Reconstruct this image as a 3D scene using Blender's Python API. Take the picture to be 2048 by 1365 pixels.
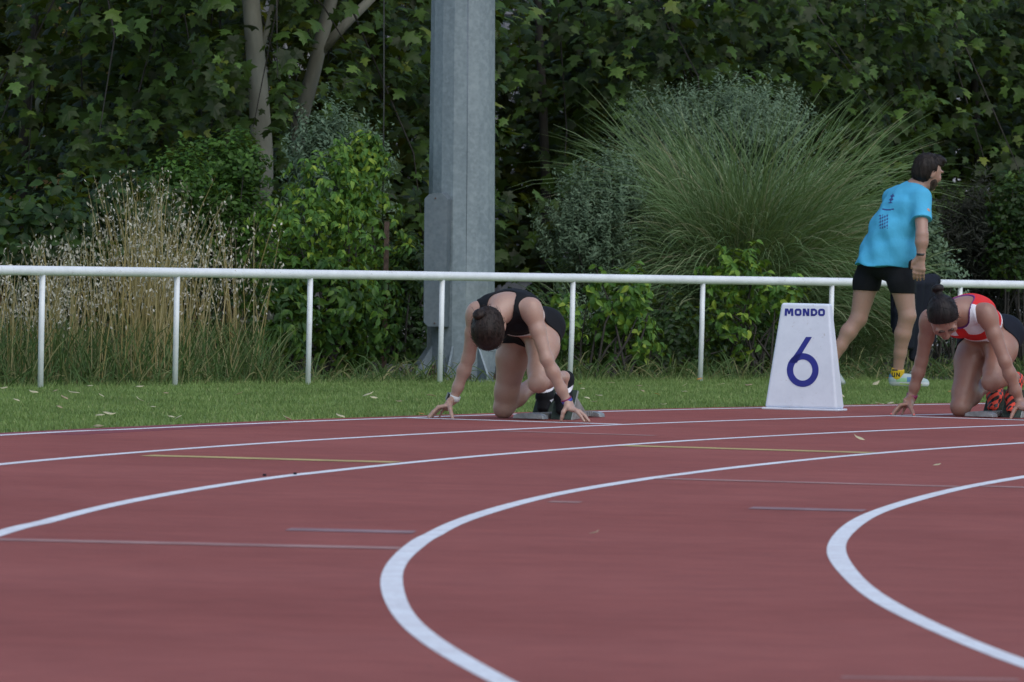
import bpy, bmesh, math, random
import numpy as np
from mathutils import Matrix, Vector

random.seed(7); rng = np.random.default_rng(7)
scene = bpy.context.scene
for o in list(bpy.data.objects): bpy.data.objects.remove(o)

# ------------------------------------------------------------------ camera
CAMH, PITCH, ROLL, FPX = 0.8682, -0.0130088, 0.0204289, 14366.7      # focal length in pixels of the 2048 px wide photograph
CEN = np.array([39.8639, 19.23265])                                  # centre of the bend; lane lines are circles round it
def _rot(x, y, z):
    c, s = math.cos(ROLL), math.sin(ROLL); x, z = c*x - s*z, s*x + c*z
    c, s = math.cos(PITCH), math.sin(PITCH)
    return np.array([x, c*y - s*z, s*y + c*z])
cd = bpy.data.cameras.new('camera'); cam = bpy.data.objects.new('camera', cd); scene.collection.objects.link(cam)
rx, fw, up = _rot(1, 0, 0), _rot(0, 1, 0), _rot(0, 0, 1)
cam.matrix_world = Matrix(((rx[0], up[0], -fw[0], 0), (rx[1], up[1], -fw[1], 0), (rx[2], up[2], -fw[2], CAMH), (0, 0, 0, 1)))
cd.sensor_width = 36; cd.lens = FPX/2048*36; cd.clip_end = 2000; cd.clip_start = 0.5
cd.dof.use_dof = True; cd.dof.focus_distance = 38.5; cd.dof.aperture_fstop = cd.lens/17.0
scene.camera = cam
scene.render.resolution_x, scene.render.resolution_y = 1024, 682

# ------------------------------------------------------------------ sky, sun, exposure
SUN_EL, SUN_AZ = math.radians(52), math.radians(150)                 # azimuth clockwise from +Y; high, behind the camera to the right
w = bpy.data.worlds.new('World'); scene.world = w; w.use_nodes = True
nt = w.node_tree; bg = nt.nodes['Background']
sky = nt.nodes.new('ShaderNodeTexSky'); sky.sky_type = 'NISHITA'; sky.sun_disc = False
sky.sun_elevation = SUN_EL; sky.sun_rotation = SUN_AZ; sky.air_density = 1.2; sky.dust_density = 1.2
nt.links.new(sky.outputs[0], bg.inputs[0]); bg.inputs[1].default_value = 0.125
sd = bpy.data.lights.new('sun', 'SUN'); sd.energy = 0.95; sd.angle = math.radians(60); sd.color = (1, .97, .92)
sun = bpy.data.objects.new('sun', sd); scene.collection.objects.link(sun)
dv = Vector((math.sin(SUN_AZ)*math.cos(SUN_EL), math.cos(SUN_AZ)*math.cos(SUN_EL), math.sin(SUN_EL)))
sun.rotation_euler = dv.to_track_quat('Z', 'Y').to_euler(); sun.location = (0, 0, 30)
vs = scene.view_settings; vs.view_transform = 'Standard'; vs.look = 'None'; vs.exposure = 0.45; vs.gamma = 1.0; vs.use_curve_mapping = False

# ------------------------------------------------------------------ pixel helpers (pixels of the 2048 x 1365 photograph)
def ray(px, py): return _rot(px-1024, FPX, 682.5-py)
def at(px, py, Y):
    d = ray(px, py); return np.array([0, 0, CAMH]) + d*(Y/d[1])
def gnd(px, py, z=0.0):
    d = ray(px, py); return np.array([0, 0, CAMH]) + d*((z-CAMH)/d[2])
def depthR(px, R, py=600):
    d = ray(px, py); d2 = d[:2]/d[1]; a = d2@d2; b = -2*d2@CEN; c = CEN@CEN - R*R
    return (-b + math.sqrt(b*b - 4*a*c))/(2*a)
def project(P):
    P = np.atleast_2d(P) - np.array([0, 0, CAMH]); x = P@rx; y = P@fw; z = P@up
    return np.stack([1024 + x/y*FPX, 682.5 - z/y*FPX, y], 1)
def polar(p): 
    r = np.asarray(p)[:2]-CEN; th = math.atan2(r[1], r[0]); return np.hypot(*r), th if th > 0 else th+2*math.pi
def pol(R, th, z=0.0): return np.array([CEN[0]+R*math.cos(th), CEN[1]+R*math.sin(th), z])
def nz(v): v = np.asarray(v, float); return v/np.linalg.norm(v)
def lerp(a, b, t): return np.asarray(a)*(1-t) + np.asarray(b)*t

# ------------------------------------------------------------------ materials
def nodes(name):
    m = bpy.data.materials.new(name); m.use_nodes = True; t = m.node_tree
    return m, t, t.nodes['Principled BSDF']
def ramp(t, src, stops):
    r = t.nodes.new('ShaderNodeValToRGB'); el = r.color_ramp.elements
    while len(el) < len(stops): el.new(.5)
    for e, (p, c) in zip(el, stops): e.position = p; e.color = (*c, 1)
    t.links.new(src, r.inputs[0]); return r.outputs[0]
def noise(t, scale, detail=4, vec=None, rough=.55, stretch=None):
    n = t.nodes.new('ShaderNodeTexNoise'); n.inputs['Scale'].default_value = scale; n.inputs['Detail'].default_value = detail; n.inputs['Roughness'].default_value = rough
    tc = t.nodes.new('ShaderNodeTexCoord'); src = tc.outputs['Object']
    if stretch:
        mp = t.nodes.new('ShaderNodeMapping'); mp.inputs['Scale'].default_value = stretch
        t.links.new(src, mp.inputs[0]); src = mp.outputs[0]
    t.links.new(src, n.inputs['Vector']); return n.outputs['Fac']
def mixc(t, fac, a, b, mode='MIX'):
    m = t.nodes.new('ShaderNodeMix'); m.data_type = 'RGBA'; m.blend_type = mode
    for s, v in ((0, fac), (6, a), (7, b)):
        if hasattr(v, 'links') or hasattr(v, 'is_linked'): t.links.new(v, m.inputs[s])
        elif s == 0: m.inputs[0].default_value = v
        else: m.inputs[s].default_value = (*v, 1)
    return m.outputs[2]
def bump(t, b, h, strength, dist=.01):
    n = t.nodes.new('ShaderNodeBump'); n.inputs['Strength'].default_value = strength; n.inputs['Distance'].default_value = dist
    t.links.new(h, n.inputs['Height']); t.links.new(n.outputs[0], b.inputs['Normal'])
def mat(name, col, rough=.6, var=.25, scale=20, bmp=0, metal=0, spec=.5, sss=0, bscale=None, stretch=None, bdist=.01):
    m, t, b = nodes(name)
    n = noise(t, scale, 5, stretch=stretch)
    c = np.array(col); lo, hi = np.clip(c*(1-var), 0, 1), np.clip(c*(1+var), 0, 1)
    t.links.new(ramp(t, n, [(.3, lo), (.7, hi)]), b.inputs['Base Color'])
    b.inputs['Roughness'].default_value = rough; b.inputs['Metallic'].default_value = metal; b.inputs['Specular IOR Level'].default_value = spec
    if sss: b.inputs['Subsurface Weight'].default_value = sss; b.inputs['Subsurface Radius'].default_value = (.012, .004, .002)
    if bmp: bump(t, b, noise(t, bscale or scale*3, 3, stretch=stretch), bmp, bdist)
    return m
def leafmat(name, stops, rough=.45, trans=.3, obj=False):
    m, t, b = nodes(name)
    if obj: src = t.nodes.new('ShaderNodeObjectInfo').outputs['Random']
    else: src = t.nodes.new('ShaderNodeNewGeometry').outputs['Random Per Island']
    c = ramp(t, src, stops)
    n = noise(t, 1.3, 2)
    c = mixc(t, .65, c, ramp(t, n, [(.35, (.58, .62, .58)), (.65, (1, 1, 1))]), 'MULTIPLY')
    t.links.new(c, b.inputs['Base Color']); b.inputs['Roughness'].default_value = rough; b.inputs['Specular IOR Level'].default_value = .22
    tr = t.nodes.new('ShaderNodeBsdfTranslucent')
    c2 = mixc(t, .6, c, (.25, .3, .02), 'MIX'); t.links.new(c2, tr.inputs[0])
    mx = t.nodes.new('ShaderNodeMixShader'); mx.inputs[0].default_value = trans
    t.links.new(b.outputs[0], mx.inputs[1]); t.links.new(tr.outputs[0], mx.inputs[2]); t.links.new(mx.outputs[0], t.nodes['Material Output'].inputs[0])
    return m

# ------------------------------------------------------------------ object helpers
COL = scene.collection
ORG = {}
def tag(o, label=None, cat=None, group=None, kind=None):
    if label: o['label'] = label
    if cat: o['category'] = cat
    if group: o['group'] = group
    if kind: o['kind'] = kind
    return o
def thing(name, loc, label, cat, group=None):
    o = bpy.data.objects.new(name, None); o.empty_display_size = .1; COL.objects.link(o); o.location = loc
    ORG[o.name] = np.array(loc, float); return tag(o, label, cat, group)
def npmesh(name, V, F, mats, parent=None, smooth=True, midx=None, kind=None, origin=None):
    """V (n,3) world coordinates, F (m,3|4) array or list of arrays"""
    V = np.asarray(V, np.float64)
    org = ORG[parent.name] if parent is not None else (np.asarray(origin, float) if origin is not None else np.zeros(3))
    me = bpy.data.meshes.new(name); Fs = F if isinstance(F, list) else [F]
    Fs = [np.asarray(f, np.int32) for f in Fs if len(f)]
    me.vertices.add(len(V)); me.vertices.foreach_set('co', (V-org).astype(np.float32).ravel())
    tot = np.concatenate([np.full(len(f), f.shape[1], np.int32) for f in Fs]); idx = np.concatenate([f.ravel() for f in Fs])
    me.loops.add(len(idx)); me.loops.foreach_set('vertex_index', idx)
    me.polygons.add(len(tot)); st = np.zeros(len(tot), np.int32); st[1:] = np.cumsum(tot)[:-1]
    me.polygons.foreach_set('loop_start', st); me.polygons.foreach_set('loop_total', tot)
    for m in (mats if isinstance(mats, (list, tuple)) else [mats]): me.materials.append(m)
    if midx is not None: me.polygons.foreach_set('material_index', np.asarray(midx, np.int32))
    me.polygons.foreach_set('use_smooth', np.full(len(tot), smooth)); me.update(calc_edges=True); me.validate()
    o = bpy.data.objects.new(name, me); COL.objects.link(o)
    if parent is not None: o.parent = parent; ORG[o.name] = org
    else: o.location = org; ORG[o.name] = org
    if kind: o['kind'] = kind
    return o
class MB:
    def __init__(s): s.v = []; s.f = {3: [], 4: []}; s.n = 0
    def add(s, V, F):
        V = np.asarray(V, float); s.v.append(V)
        for f in F: 
            if len(f) in (3, 4): s.f[len(f)].append([i+s.n for i in f])
            else:
                for k in range(1, len(f)-1): s.f[3].append([f[0]+s.n, f[k]+s.n, f[k+1]+s.n])
        s.n += len(V); return s
    def box(s, c, ax, h):
        """centre, 3 axes (rows), half sizes"""
        c = np.asarray(c, float); ax = np.asarray(ax, float); V = []
        for k in range(8): V.append(c + sum((1 if (k >> i) & 1 else -1)*h[i]*ax[i] for i in range(3)))
        return s.add(V, [(0,2,3,1), (4,5,7,6), (0,1,5,4), (2,6,7,3), (0,4,6,2), (1,3,7,5)])
    def tube(s, pts, rad, n=8, cap=True):
        pts = [np.asarray(p, float) for p in pts]; m = len(pts); rad = [rad]*m if np.isscalar(rad) else rad
        V = []; ref = None
        for i in range(m):
            d = nz(pts[min(i+1, m-1)]-pts[max(i-1, 0)])
            if ref is None: ref = nz(np.cross(d, [0, 0, 1] if abs(d[2]) < .9 else [1, 0, 0]))
            ref = nz(ref - d*(ref@d)); b = np.cross(d, ref)
            for k in range(n):
                a = 2*math.pi*k/n; V.append(pts[i] + rad[i]*(math.cos(a)*ref + math.sin(a)*b))
        F = [(i*n+k, i*n+(k+1) % n, (i+1)*n+(k+1) % n, (i+1)*n+k) for i in range(m-1) for k in range(n)]
        if cap: F += [tuple(range(n))[::-1], tuple(range((m-1)*n, m*n))]
        return s.add(V, F)
    def prism(s, poly, axis, depth):
        """polygon (list of 3D points, planar) extruded along axis*depth"""
        P = np.asarray(poly, float); n = len(P); a = np.asarray(axis)*depth
        return s.add(np.vstack([P, P+a]), [tuple(range(n))[::-1], tuple(range(n, 2*n))] + [(i, (i+1) % n, n+(i+1) % n, n+i) for i in range(n)])
    def build(s, name, m, parent=None, smooth=False, bevel=0, kind=None, origin=None, seg=2):
        V = np.vstack(s.v); F = [np.array(s.f[k]) for k in (3, 4) if s.f[k]]
        o = npmesh(name, V, F, m, parent, smooth, kind=kind, origin=origin)
        bm = bmesh.new(); bm.from_mesh(o.data); bmesh.ops.recalc_face_normals(bm, faces=bm.faces); bm.to_mesh(o.data); bm.free()
        if bevel:
            b = o.modifiers.new('bevel', 'BEVEL'); b.width = bevel; b.segments = seg; b.limit_method = 'ANGLE'; b.angle_limit = .6
        return o
def arc(r0, r1, t0, t1, z=0., n=200, nr=1):
    th = np.linspace(t0, t1, n+1); rr = np.linspace(r0, r1, nr+1); V = []
    for r in rr: V.append(np.stack([CEN[0]+r*np.cos(th), CEN[1]+r*np.sin(th), np.full(n+1, z)], 1))
    V = np.vstack(V); i = np.arange(n); F = []
    for k in range(nr): F.append(np.stack([k*(n+1)+i, k*(n+1)+i+1, (k+1)*(n+1)+i+1, (k+1)*(n+1)+i], 1)[:, ::-1])
    return V, np.vstack(F)

# ------------------------------------------------------------------ ground, track, lines
def track_material():
    m, t, b = nodes('red_track_rubber')
    big = noise(t, .5, 5); mid = noise(t, 5, 6, rough=.7); mid2 = noise(t, 1.6, 6, rough=.65, stretch=(.8, 1.2, 1)); fine = noise(t, 230, 3)
    c = ramp(t, big, [(.3, (.255, .073, .062)), (.7, (.31, .097, .084))])
    c = mixc(t, .5, c, ramp(t, mid, [(.3, (.72, .70, .72)), (.7, (1.14, 1.14, 1.14))]), 'MULTIPLY')
    c = mixc(t, .3, c, ramp(t, mid2, [(.32, (.74, .74, .78)), (.66, (1.12, 1.1, 1.1))]), 'MULTIPLY')
    c = mixc(t, .7, c, ramp(t, fine, [(.3, (.6, .58, .58)), (.7, (1.34, 1.34, 1.34))]), 'MULTIPLY')
    v = t.nodes.new('ShaderNodeTexVoronoi'); v.inputs['Scale'].default_value = 2.6; tc = t.nodes.new('ShaderNodeTexCoord'); t.links.new(tc.outputs['Object'], v.inputs['Vector'])
    c = mixc(t, ramp(t, v.outputs['Distance'], [(.018, (.75, .75, .75)), (.03, (0, 0, 0))]), c, (.07, .045, .045))
    t.links.new(c, b.inputs['Base Color']); b.inputs['Roughness'].default_value = .88; b.inputs['Specular IOR Level'].default_value = .15
    bump(t, b, fine, .5, .004); return m
def paint_material(name, col, wear=.35):
    m, t, b = nodes(name)
    n = noise(t, 60, 5); n2 = noise(t, 6, 3)
    c = ramp(t, n, [(.25, tuple(np.array(col)*.72)), (.55, col)])
    c = mixc(t, wear, c, ramp(t, n2, [(.38, (.55, .42, .42)), (.6, (1, 1, 1))]), 'MULTIPLY'); n3 = noise(t, 110, 5, rough=.8); c = mixc(t, ramp(t, n3, [(.30, (.85, .85, .85)), (.40, (0, 0, 0))]), c, (.22, .09, .09))
    t.links.new(c, b.inputs['Base Color']); b.inputs['Roughness'].default_value = .75; bump(t, b, noise(t, 170, 2), .3, .003); return m
M_TRACK = track_material(); M_LINE = paint_material('white_line_paint', (.77, .79, .83), .25)
M_YEL = paint_material('worn_yellow_paint', (.52, .40, .15), .5); M_PINK = paint_material('worn_pale_paint', (.40, .22, .20), .6); M_GREY = paint_material('worn_grey_paint', (.30, .18, .19), .6)
M_DRED = mat('fresh_red_rubber', (.20, .028, .035), .75, .2, 30)
M_SOIL = mat('leaf_litter_soil', (.045, .036, .026), .95, .5, 6, .6, bscale=30)
M_TURF = mat('turf_ground', (.16, .235, .068), .95, .3, 5, .6, bscale=150)
TH0, TH1 = math.radians(95), math.radians(225)
g = npmesh('ground', [(-600, -600, -.06), (700, -600, -.06), (700, 700, -.06), (-600, 700, -.06)], np.array([[0, 1, 2, 3]]), M_SOIL, smooth=False, kind='structure')
V, F = arc(43.93, 48.35, TH0, TH1, -.006, 260, 10); grass_ground = npmesh('grass_verge', V, F, M_TURF, smooth=False, kind='structure')
V, F = arc(48.35, 80, TH0, TH1, -.02, 160, 6); npmesh('planting_bed', V, F, M_SOIL, smooth=False, kind='structure')
V, F = arc(0.5, 36.4, TH0, TH1, -.01, 160, 4); npmesh('infield_grass', V, F, M_TURF, smooth=False, kind='structure')
V, F = arc(36.4, 43.97, TH0, TH1, 0., 400, 12); track = npmesh('running_track', V, F, M_TRACK, smooth=False, kind='structure')
ORG[track.name] = np.zeros(3)
def sheet(name, r0, r1, t0, t1, m, z=.001, n=None):
    V, F = arc(r0, r1, t0, t1, z, n or max(2, int(abs(t1-t0)*300))); return npmesh(name, V, F, m, track, smooth=False)
for R in (43.82, 42.6, 41.38, 40.16, 38.94, 37.72, 36.5):
    # slightly wavering hand-run paint edge
    n = 700; th = np.linspace(TH0, TH1, n+1); wob = .005*np.sin(th*31+R) + .002*np.sin(th*83+2*R)
    for k_ in {43.82: [(165, 860, .04)], 41.38: [(60, 1050, .018), (600, 948, .012)], 40.16: [(850, 1074, .008), (1330, 951, .010)]}.get(R, []): wob = wob + k_[2]*(.5*np.tanh((th-polar(gnd(k_[0], k_[1]))[1])*260))
    wd = .028 + .001*np.sin(th*91+R)
    V = np.vstack([np.stack([CEN[0]+(R+wob+s*wd)*np.cos(th), CEN[1]+(R+wob+s*wd)*np.sin(th), np.full(n+1, .001)], 1) for s in (-1, 1)])
    i = np.arange(n); npmesh('lane_line', V, np.stack([i, n+1+i, n+2+i, i+1], 1), M_LINE, track, smooth=False)
def radial(name, pa, pb, m, width, z=.0016, ra=None, rb=None):
    a, b = polar(gnd(*pa)), polar(gnd(*pb)); th = .5*(a[1]+b[1]); R = .5*(a[0]+b[0])
    return sheet(name, ra or b[0], rb or a[0], th-width/2/R, th+width/2/R, m, z, 2)
radial('start_line', (870, 838), (1290, 851), M_LINE, .11, ra=42.63, rb=43.79)
radial('start_line', (1790, 833), (1840, 834.5), M_LINE, .11, ra=41.41, rb=42.57)
radial('yellow_mark', (295, 912), (820, 926), M_YEL, .2, ra=41.41, rb=42.45)
radial('yellow_mark', (1280, 890), (1730, 909), M_YEL, .2, ra=40.19, rb=41.33)
radial('faded_mark', (0, 1083), (810, 1095), M_PINK, .15, ra=40.19, rb=41.35)
radial('faded_mark', (1330, 957), (1900, 975), M_PINK, .13, ra=38.97, rb=40.13)
radial('faded_mark', (1930, 972), (2048, 976), M_PINK, .13, ra=38.2, rb=38.9)
radial('faded_mark', (575, 1060), (830, 1065), M_GREY, .2)
radial('faded_mark', (1500, 1017), (1730, 1022), M_GREY, .2)
radial('faded_mark', (1680, 1355), (2040, 1362), M_PINK, .05)
radial('faded_mark', (1100, 1004), (1160, 1006), M_PINK, .14)
radial('faded_mark', (1024, 862), (1290, 873), M_PINK, .12)
a, b = polar(gnd(60, 868)), polar(gnd(520, 849)); sheet('red_patch', 43.62, 43.785, b[1], a[1], M_DRED, .0007)
sheet('red_patch', 43.855, 43.965, b[1], a[1]+.01, M_DRED, .0007)

# grass blades on the verge (real blades, joined)
M_GRASS = leafmat('grass_blades', [(0, (.135, .205, .058)), (.5, (.175, .26, .078)), (.9, (.225, .31, .10)), (1, (.34, .34, .16))], .6, .12)
tA = polar(at(-120, 700, depthR(-120, 46)))[1]; tB = polar(at(2170, 700, depthR(2170, 46)))[1]
N = 210000
Rr = np.sqrt(rng.uniform(43.96**2, 48.6**2, N)); th = rng.uniform(min(tA, tB)-.03, max(tA, tB)+.12, N)
clump = np.sin(Rr*9+th*170)*np.sin(Rr*4-th*300+1)
h = rng.uniform(.008, .020, N)*(1+.25*clump) + np.where(Rr > 48.1, rng.uniform(0, .06, N)*(Rr-48.1)*2, 0)
bx, by = CEN[0]+Rr*np.cos(th), CEN[1]+Rr*np.sin(th); an = rng.uniform(0, 2*np.pi, N); wd = rng.uniform(.0022, .0045, N)
lx, ly = rng.normal(0, .5, N)*h, rng.normal(0, .5, N)*h
V = np.stack([np.stack([bx-wd*np.cos(an), by-wd*np.sin(an), np.full(N, -.006)], 1), np.stack([bx+wd*np.cos(an), by+wd*np.sin(an), np.full(N, -.006)], 1), np.stack([bx+lx, by+ly, h], 1)], 1).reshape(-1, 3)
tag(npmesh('grass', V, np.arange(3*N).reshape(-1, 3), M_GRASS, smooth=False, kind='stuff'), 'short green grass growing on the verge beside the track', 'grass')

# ------------------------------------------------------------------ fence
M_WHITE, t_, b_ = nodes('white_painted_steel'); c_ = ramp(t_, noise(t_, 8, 5), [(.3, (.66, .68, .70)), (.65, (.77, .79, .81))]); c_ = mixc(t_, ramp(t_, noise(t_, 45, 6, rough=.8), [(.32, (.9, .9, .9)), (.40, (0, 0, 0))]), c_, (.28, .22, .18))
t_.links.new(c_, b_.inputs['Base Color']); b_.inputs['Roughness'].default_value = .42; bump(t_, b_, noise(t_, 60, 3), .12)
RF, RAILZ, R_RAIL = 48.15, .678, .029
post_th = [th for th in (polar(at(px, 600, depthR(px, RF)))[1] for px in (84, 357, 625, 889, 1146, 1402, 1659, 1920))]
dth = (post_th[0]-post_th[-1])/7; post_th = [post_th[0]+3*dth-k*dth for k in range(13)]
fence = thing('rail_fence', pol(RF, post_th[6]), 'low white tubular rail fence along the outer edge of the grass verge', 'fence')
mb = MB(); mb.tube([pol(RF, t, RAILZ) for t in np.linspace(post_th[0]+dth*.5, post_th[-1]-dth*.5, 120)], R_RAIL, 14); mb.build('rail', M_WHITE, fence, True)
for t in post_th:
    mb = MB(); p = pol(RF, t); j = rng.normal(0, .004, 2)
    mb.tube([p+[j[0], j[1], -.05], p+[0, 0, .35], p+[0, 0, RAILZ-.01]], [.0175, .0175, .0175], 10); mb.build('post', M_WHITE, fence, True)

# ------------------------------------------------------------------ floodlight mast
def galv(name, a, b_, c):
    m, t, b = nodes(name)
    v = t.nodes.new('ShaderNodeTexVoronoi'); v.inputs['Scale'].default_value = 42; v.inputs['Randomness'].default_value = 1
    tc = t.nodes.new('ShaderNodeTexCoord'); t.links.new(tc.outputs['Object'], v.inputs['Vector'])
    n = noise(t, 5, 6, stretch=(1, 1, .35)); n2 = noise(t, 26, 5)
    c1 = ramp(t, n, [(.3, a), (.7, b_)]); c2 = mixc(t, .3, c1, ramp(t, v.outputs['Distance'], [(0, (.3, .3, .3)), (.8, (.75, .75, .75))]), 'SOFT_LIGHT'); c3 = mixc(t, ramp(t, n2, [(.48, (0, 0, 0)), (.62, (.5, .5, .5))]), c2, c)
    t.links.new(c3, b.inputs['Base Color']); b.inputs['Metallic'].default_value = .25; b.inputs['Roughness'].default_value = .55; return m
M_GALV = galv('galvanised_steel', (.155, .19, .21), (.22, .26, .28), (.28, .325, .345)); M_GALV2 = galv('galvanised_cover', (.085, .11, .128), (.115, .14, .16), (.14, .165, .185))
M_RUST = mat('rusty_bolt', (.07, .045, .035), .9, .4, 40, .4); M_CONC = mat('concrete', (.2, .2, .19), .9, .3, 12, .4, bscale=60)
YP = 46.35
bl, br = at(852, 764, YP), at(989, 764, YP); pc = np.array([(bl[0]+br[0])/2, YP+.2, 0]); rb = (br[0]-bl[0])/2
mast = thing('floodlight_mast', pc, 'tall galvanised steel faceted floodlight mast standing behind the white rail', 'mast')
tp = (at(862, 5, YP), at(990, 5, YP)); rt = (tp[1][0]-tp[0][0])/2; slope = (rb-rt)/(tp[0][2]); leanx = ((tp[0][0]+tp[1][0])/2-pc[0])/tp[0][2]
mb = MB(); H = 9.0; lev = [0.0, H]; n = 16; V = []; F = []
for i, z in enumerate(lev):
    r = rb/math.cos(math.pi/n)*.99 - slope*z
    for k in range(n): V.append(pc+np.array([leanx*z+r*math.cos(2*math.pi*(k+.35)/n), r*math.sin(2*math.pi*(k+.35)/n), z]))
for k in range(n): F.append((k, (k+1) % n, n+(k+1) % n, n+k))
F += [tuple(range(n, 2*n))]; mb.add(V, F); shaft = mb.build('shaft', M_GALV, mast, False, .004, seg=2)
mb = MB(); sx = at(938, 400, YP)[0]-pc[0]; y0 = -math.sqrt(max(rb*rb-sx*sx, 0))
mb.tube([pc+[sx, y0+.006, .02], pc+[sx*.93+leanx*2.9, y0*.93+.004, 2.9]], .007, 6); mb.build('weld_seam', M_GALV2, shaft, True)
# cover plate, facing the camera's left
Yc = YP-.055
def P(px, py, Y=Yc): return at(px, py, Y)
outl = [P(858, 388), P(884, 386), P(895, 398), P(890, 655), P(855, 655), P(846, 645), P(848, 398)]
nrm = nz(np.cross(outl[2]-outl[0], outl[4]-outl[0])); nrm = nrm if nrm[1] > 0 else -nrm; ax = nz(nrm + np.array([.55, 0, 0]))
mb = MB(); mb.prism(outl, ax, .075); cov = mb.build('access_cover', M_GALV2, mast, False, .006)
for px, py in ((871, 397), (869, 647)):
    mb = MB(); p = P(px, py); mb.tube([p+[0, .004, 0], p-[0, .006, 0]], .006, 6); mb.build('screw', M_RUST, cov)
mb = MB(); mb.tube([pc+[0, 0, -.03], pc+[0, 0, .012]], rb+.13, 16); mb.build('base_plate', M_GALV2, mast)
for k in range(8):
    a = 2*math.pi*(k+.5)/8+.15; d = np.array([math.cos(a), math.sin(a), 0]); s = np.array([-d[1], d[0], 0])*.007
    mb = MB(); q = pc+d*(rb-.03); mb.prism([q-s+[0, 0, .01], q+d*.15-s+[0, 0, .01], q+d*.15-s+[0, 0, .05], q+d*.02-s+[0, 0, .24], q-s+[0, 0, .24]], nz(s), .014); mb.build('gusset', M_GALV, mast)
    a += math.pi/8; d = np.array([math.cos(a), math.sin(a), 0]); q = pc+d*(rb+.08)
    mb = MB(); mb.tube([q+[0, 0, .0], q+[0, 0, .10]], .017, 8); mb.tube([q+[0, 0, .012], q+[0, 0, .05]], .03, 6); mb.build('anchor_bolt', M_RUST, mast)
c0 = at(797, 752, YP+.25); mb = MB(); mb.box([c0[0], YP+.35, .045], np.eye(3), (.12, .15, .05)); tag(mb.build('concrete_block', M_CONC, None, False, .006, origin=(c0[0], YP+.35, 0)), 'small grey concrete block on the soil left of the mast foot', 'block')
# hanging cable and rusty stake left of the mast
M_WIRE = mat('dark_cable', (.05, .05, .045), .6, .2); yw = depthR(768, 49.2)
mb = MB(); mb.tube([at(768, 330, yw)*[1, 1, 0]+[0, 0, .9], at(768, 200, yw), at(768, 0, yw), at(768, 0, yw)+[0.02, 0, 4.4]], .005, 6); tag(mb.build('cable', M_WIRE, None, True, origin=at(768, 330, yw)), 'thin vertical cable hanging from the trees left of the mast', 'cable')
mb = MB(); q = at(768, 740, yw-.4)*[1, 1, 0]; mb.box(q+[0, 0, .5], np.eye(3), (.016, .016, .52)); tag(mb.build('stake', M_RUST, None, origin=q), 'rusty brown metal stake in the soil left of the mast', 'stake')

# ------------------------------------------------------------------ foliage
def tpl_plane():
    half = [(.10, -.07), (.34, -.05), (.27, .12), (.60, .36), (.33, .40), (.20, .50), (.25, .70), (.11, .78)]
    o = [(0, 0)] + half + [(0, 1.0)] + [(-x, y) for x, y in half[::-1]]
    V = [(0, .3, .04)] + [(x, y, -.16*(x*x)*1.6-.12*max(y-.3, 0)**2*2+.02*math.sin(9*y)) for x, y in o]
    n = len(o); return np.array(V), np.array([(0, 1+i, 1+(i+1) % n) for i in range(n)])[:, ::-1]
def tpl_ovate(w=.24, droop=.25):
    V = [(0, 0, 0), (w*.8, .25, .05), (w, .5, .05-droop*.12), (w*.6, .8, -droop*.5), (0, 1, -droop), (-w*.6, .8, -droop*.5), (-w, .5, .05-droop*.12), (-w*.8, .25, .05), (0, .5, -.02-droop*.12)]
    return np.array(V), np.array([(8, i, (i+1) % 8) for i in range(8)])
def tpl_small(w=.22): return np.array([(0, 0, 0), (w, .5, .03), (0, 1, 0), (-w, .5, .03)]), np.array([(0, 1, 2), (0, 2, 3)])
def frames(Nrm, Tip):
    z = Nrm/np.linalg.norm(Nrm, axis=1, keepdims=True); y = Tip-z*np.sum(Tip*z, 1, keepdims=True); y /= np.linalg.norm(y, axis=1, keepdims=True)+1e-9
    return np.stack([np.cross(y, z), y, z], 2)          # columns are axes
def scatter(tpl, pos, Rm, size):
    V, F = tpl; n = len(pos); W = np.einsum('nij,vj->nvi', Rm, V)*size[:, None, None]+pos[:, None, :]
    return W.reshape(-1, 3), (F[None]+(np.arange(n)*len(V))[:, None, None]).reshape(-1, 3)
T_PLANE, T_OV, T_SM = tpl_plane(), tpl_ovate(), tpl_small()
def leaf_parts(tpl, m, parent, pos, Rm, size, name='leaf'):
    me = bpy.data.meshes.new(name); me.from_pydata(tpl[0].tolist(), [], tpl[1].tolist()); me.materials.append(m)
    org = ORG[parent.name]
    for p, R, s in zip(pos, Rm, size):
        o = bpy.data.objects.new(name, me); COL.objects.link(o); o.parent = parent
        o.matrix_local = Matrix.Translation(Vector(p-org)) @ Matrix(R.tolist()).to_4x4() @ Matrix.Scale(s, 4)
def pick(pos, n, margin=10, front=None):
    pr = project(pos); inn = (pr[:, 0] > -margin) & (pr[:, 0] < 2048+margin) & (pr[:, 1] > -margin) & (pr[:, 1] < 1000)
    key = np.where(inn, pr[:, 2] if front is None else front, 1e9); idx = np.argsort(key)[:n]; return idx[key[idx] < 1e8]

GP = [(0, (.014, .026, .004)), (.5, (.030, .056, .009)), (.8, (.060, .112, .020)), (.96, (.105, .19, .042)), (1, (.17, .20, .03))]
GPB = [(0, (.020, .030, .004)), (.6, (.055, .072, .008)), (.9, (.10, .12, .012)), (1, (.20, .20, .02))]  # back-row leaf colours yellowed to stand in for light coming through from behind
M_PLB = leafmat('back_row_leaf_backlit_tint', GPB, .5, .35)
M_PL, M_PLO = leafmat('plane_leaf_mass', GP, .42, .2), leafmat('plane_leaf', GP, .42, .2, True)
M_BARK = mat('plane_bark', (.25, .245, .20), .85, .3, 6, .4, bscale=25, stretch=(1, 1, .4)); M_TWIG = mat('twig_bark', (.035, .031, .025), .9, .3, 10)
CLEAR = [[(526, 330), (524, 300), (515, 160), (502, -60)], [(590, 280), (628, 140), (672, -40)], [(640, 105), (690, 50), (760, -20)]]
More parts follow.
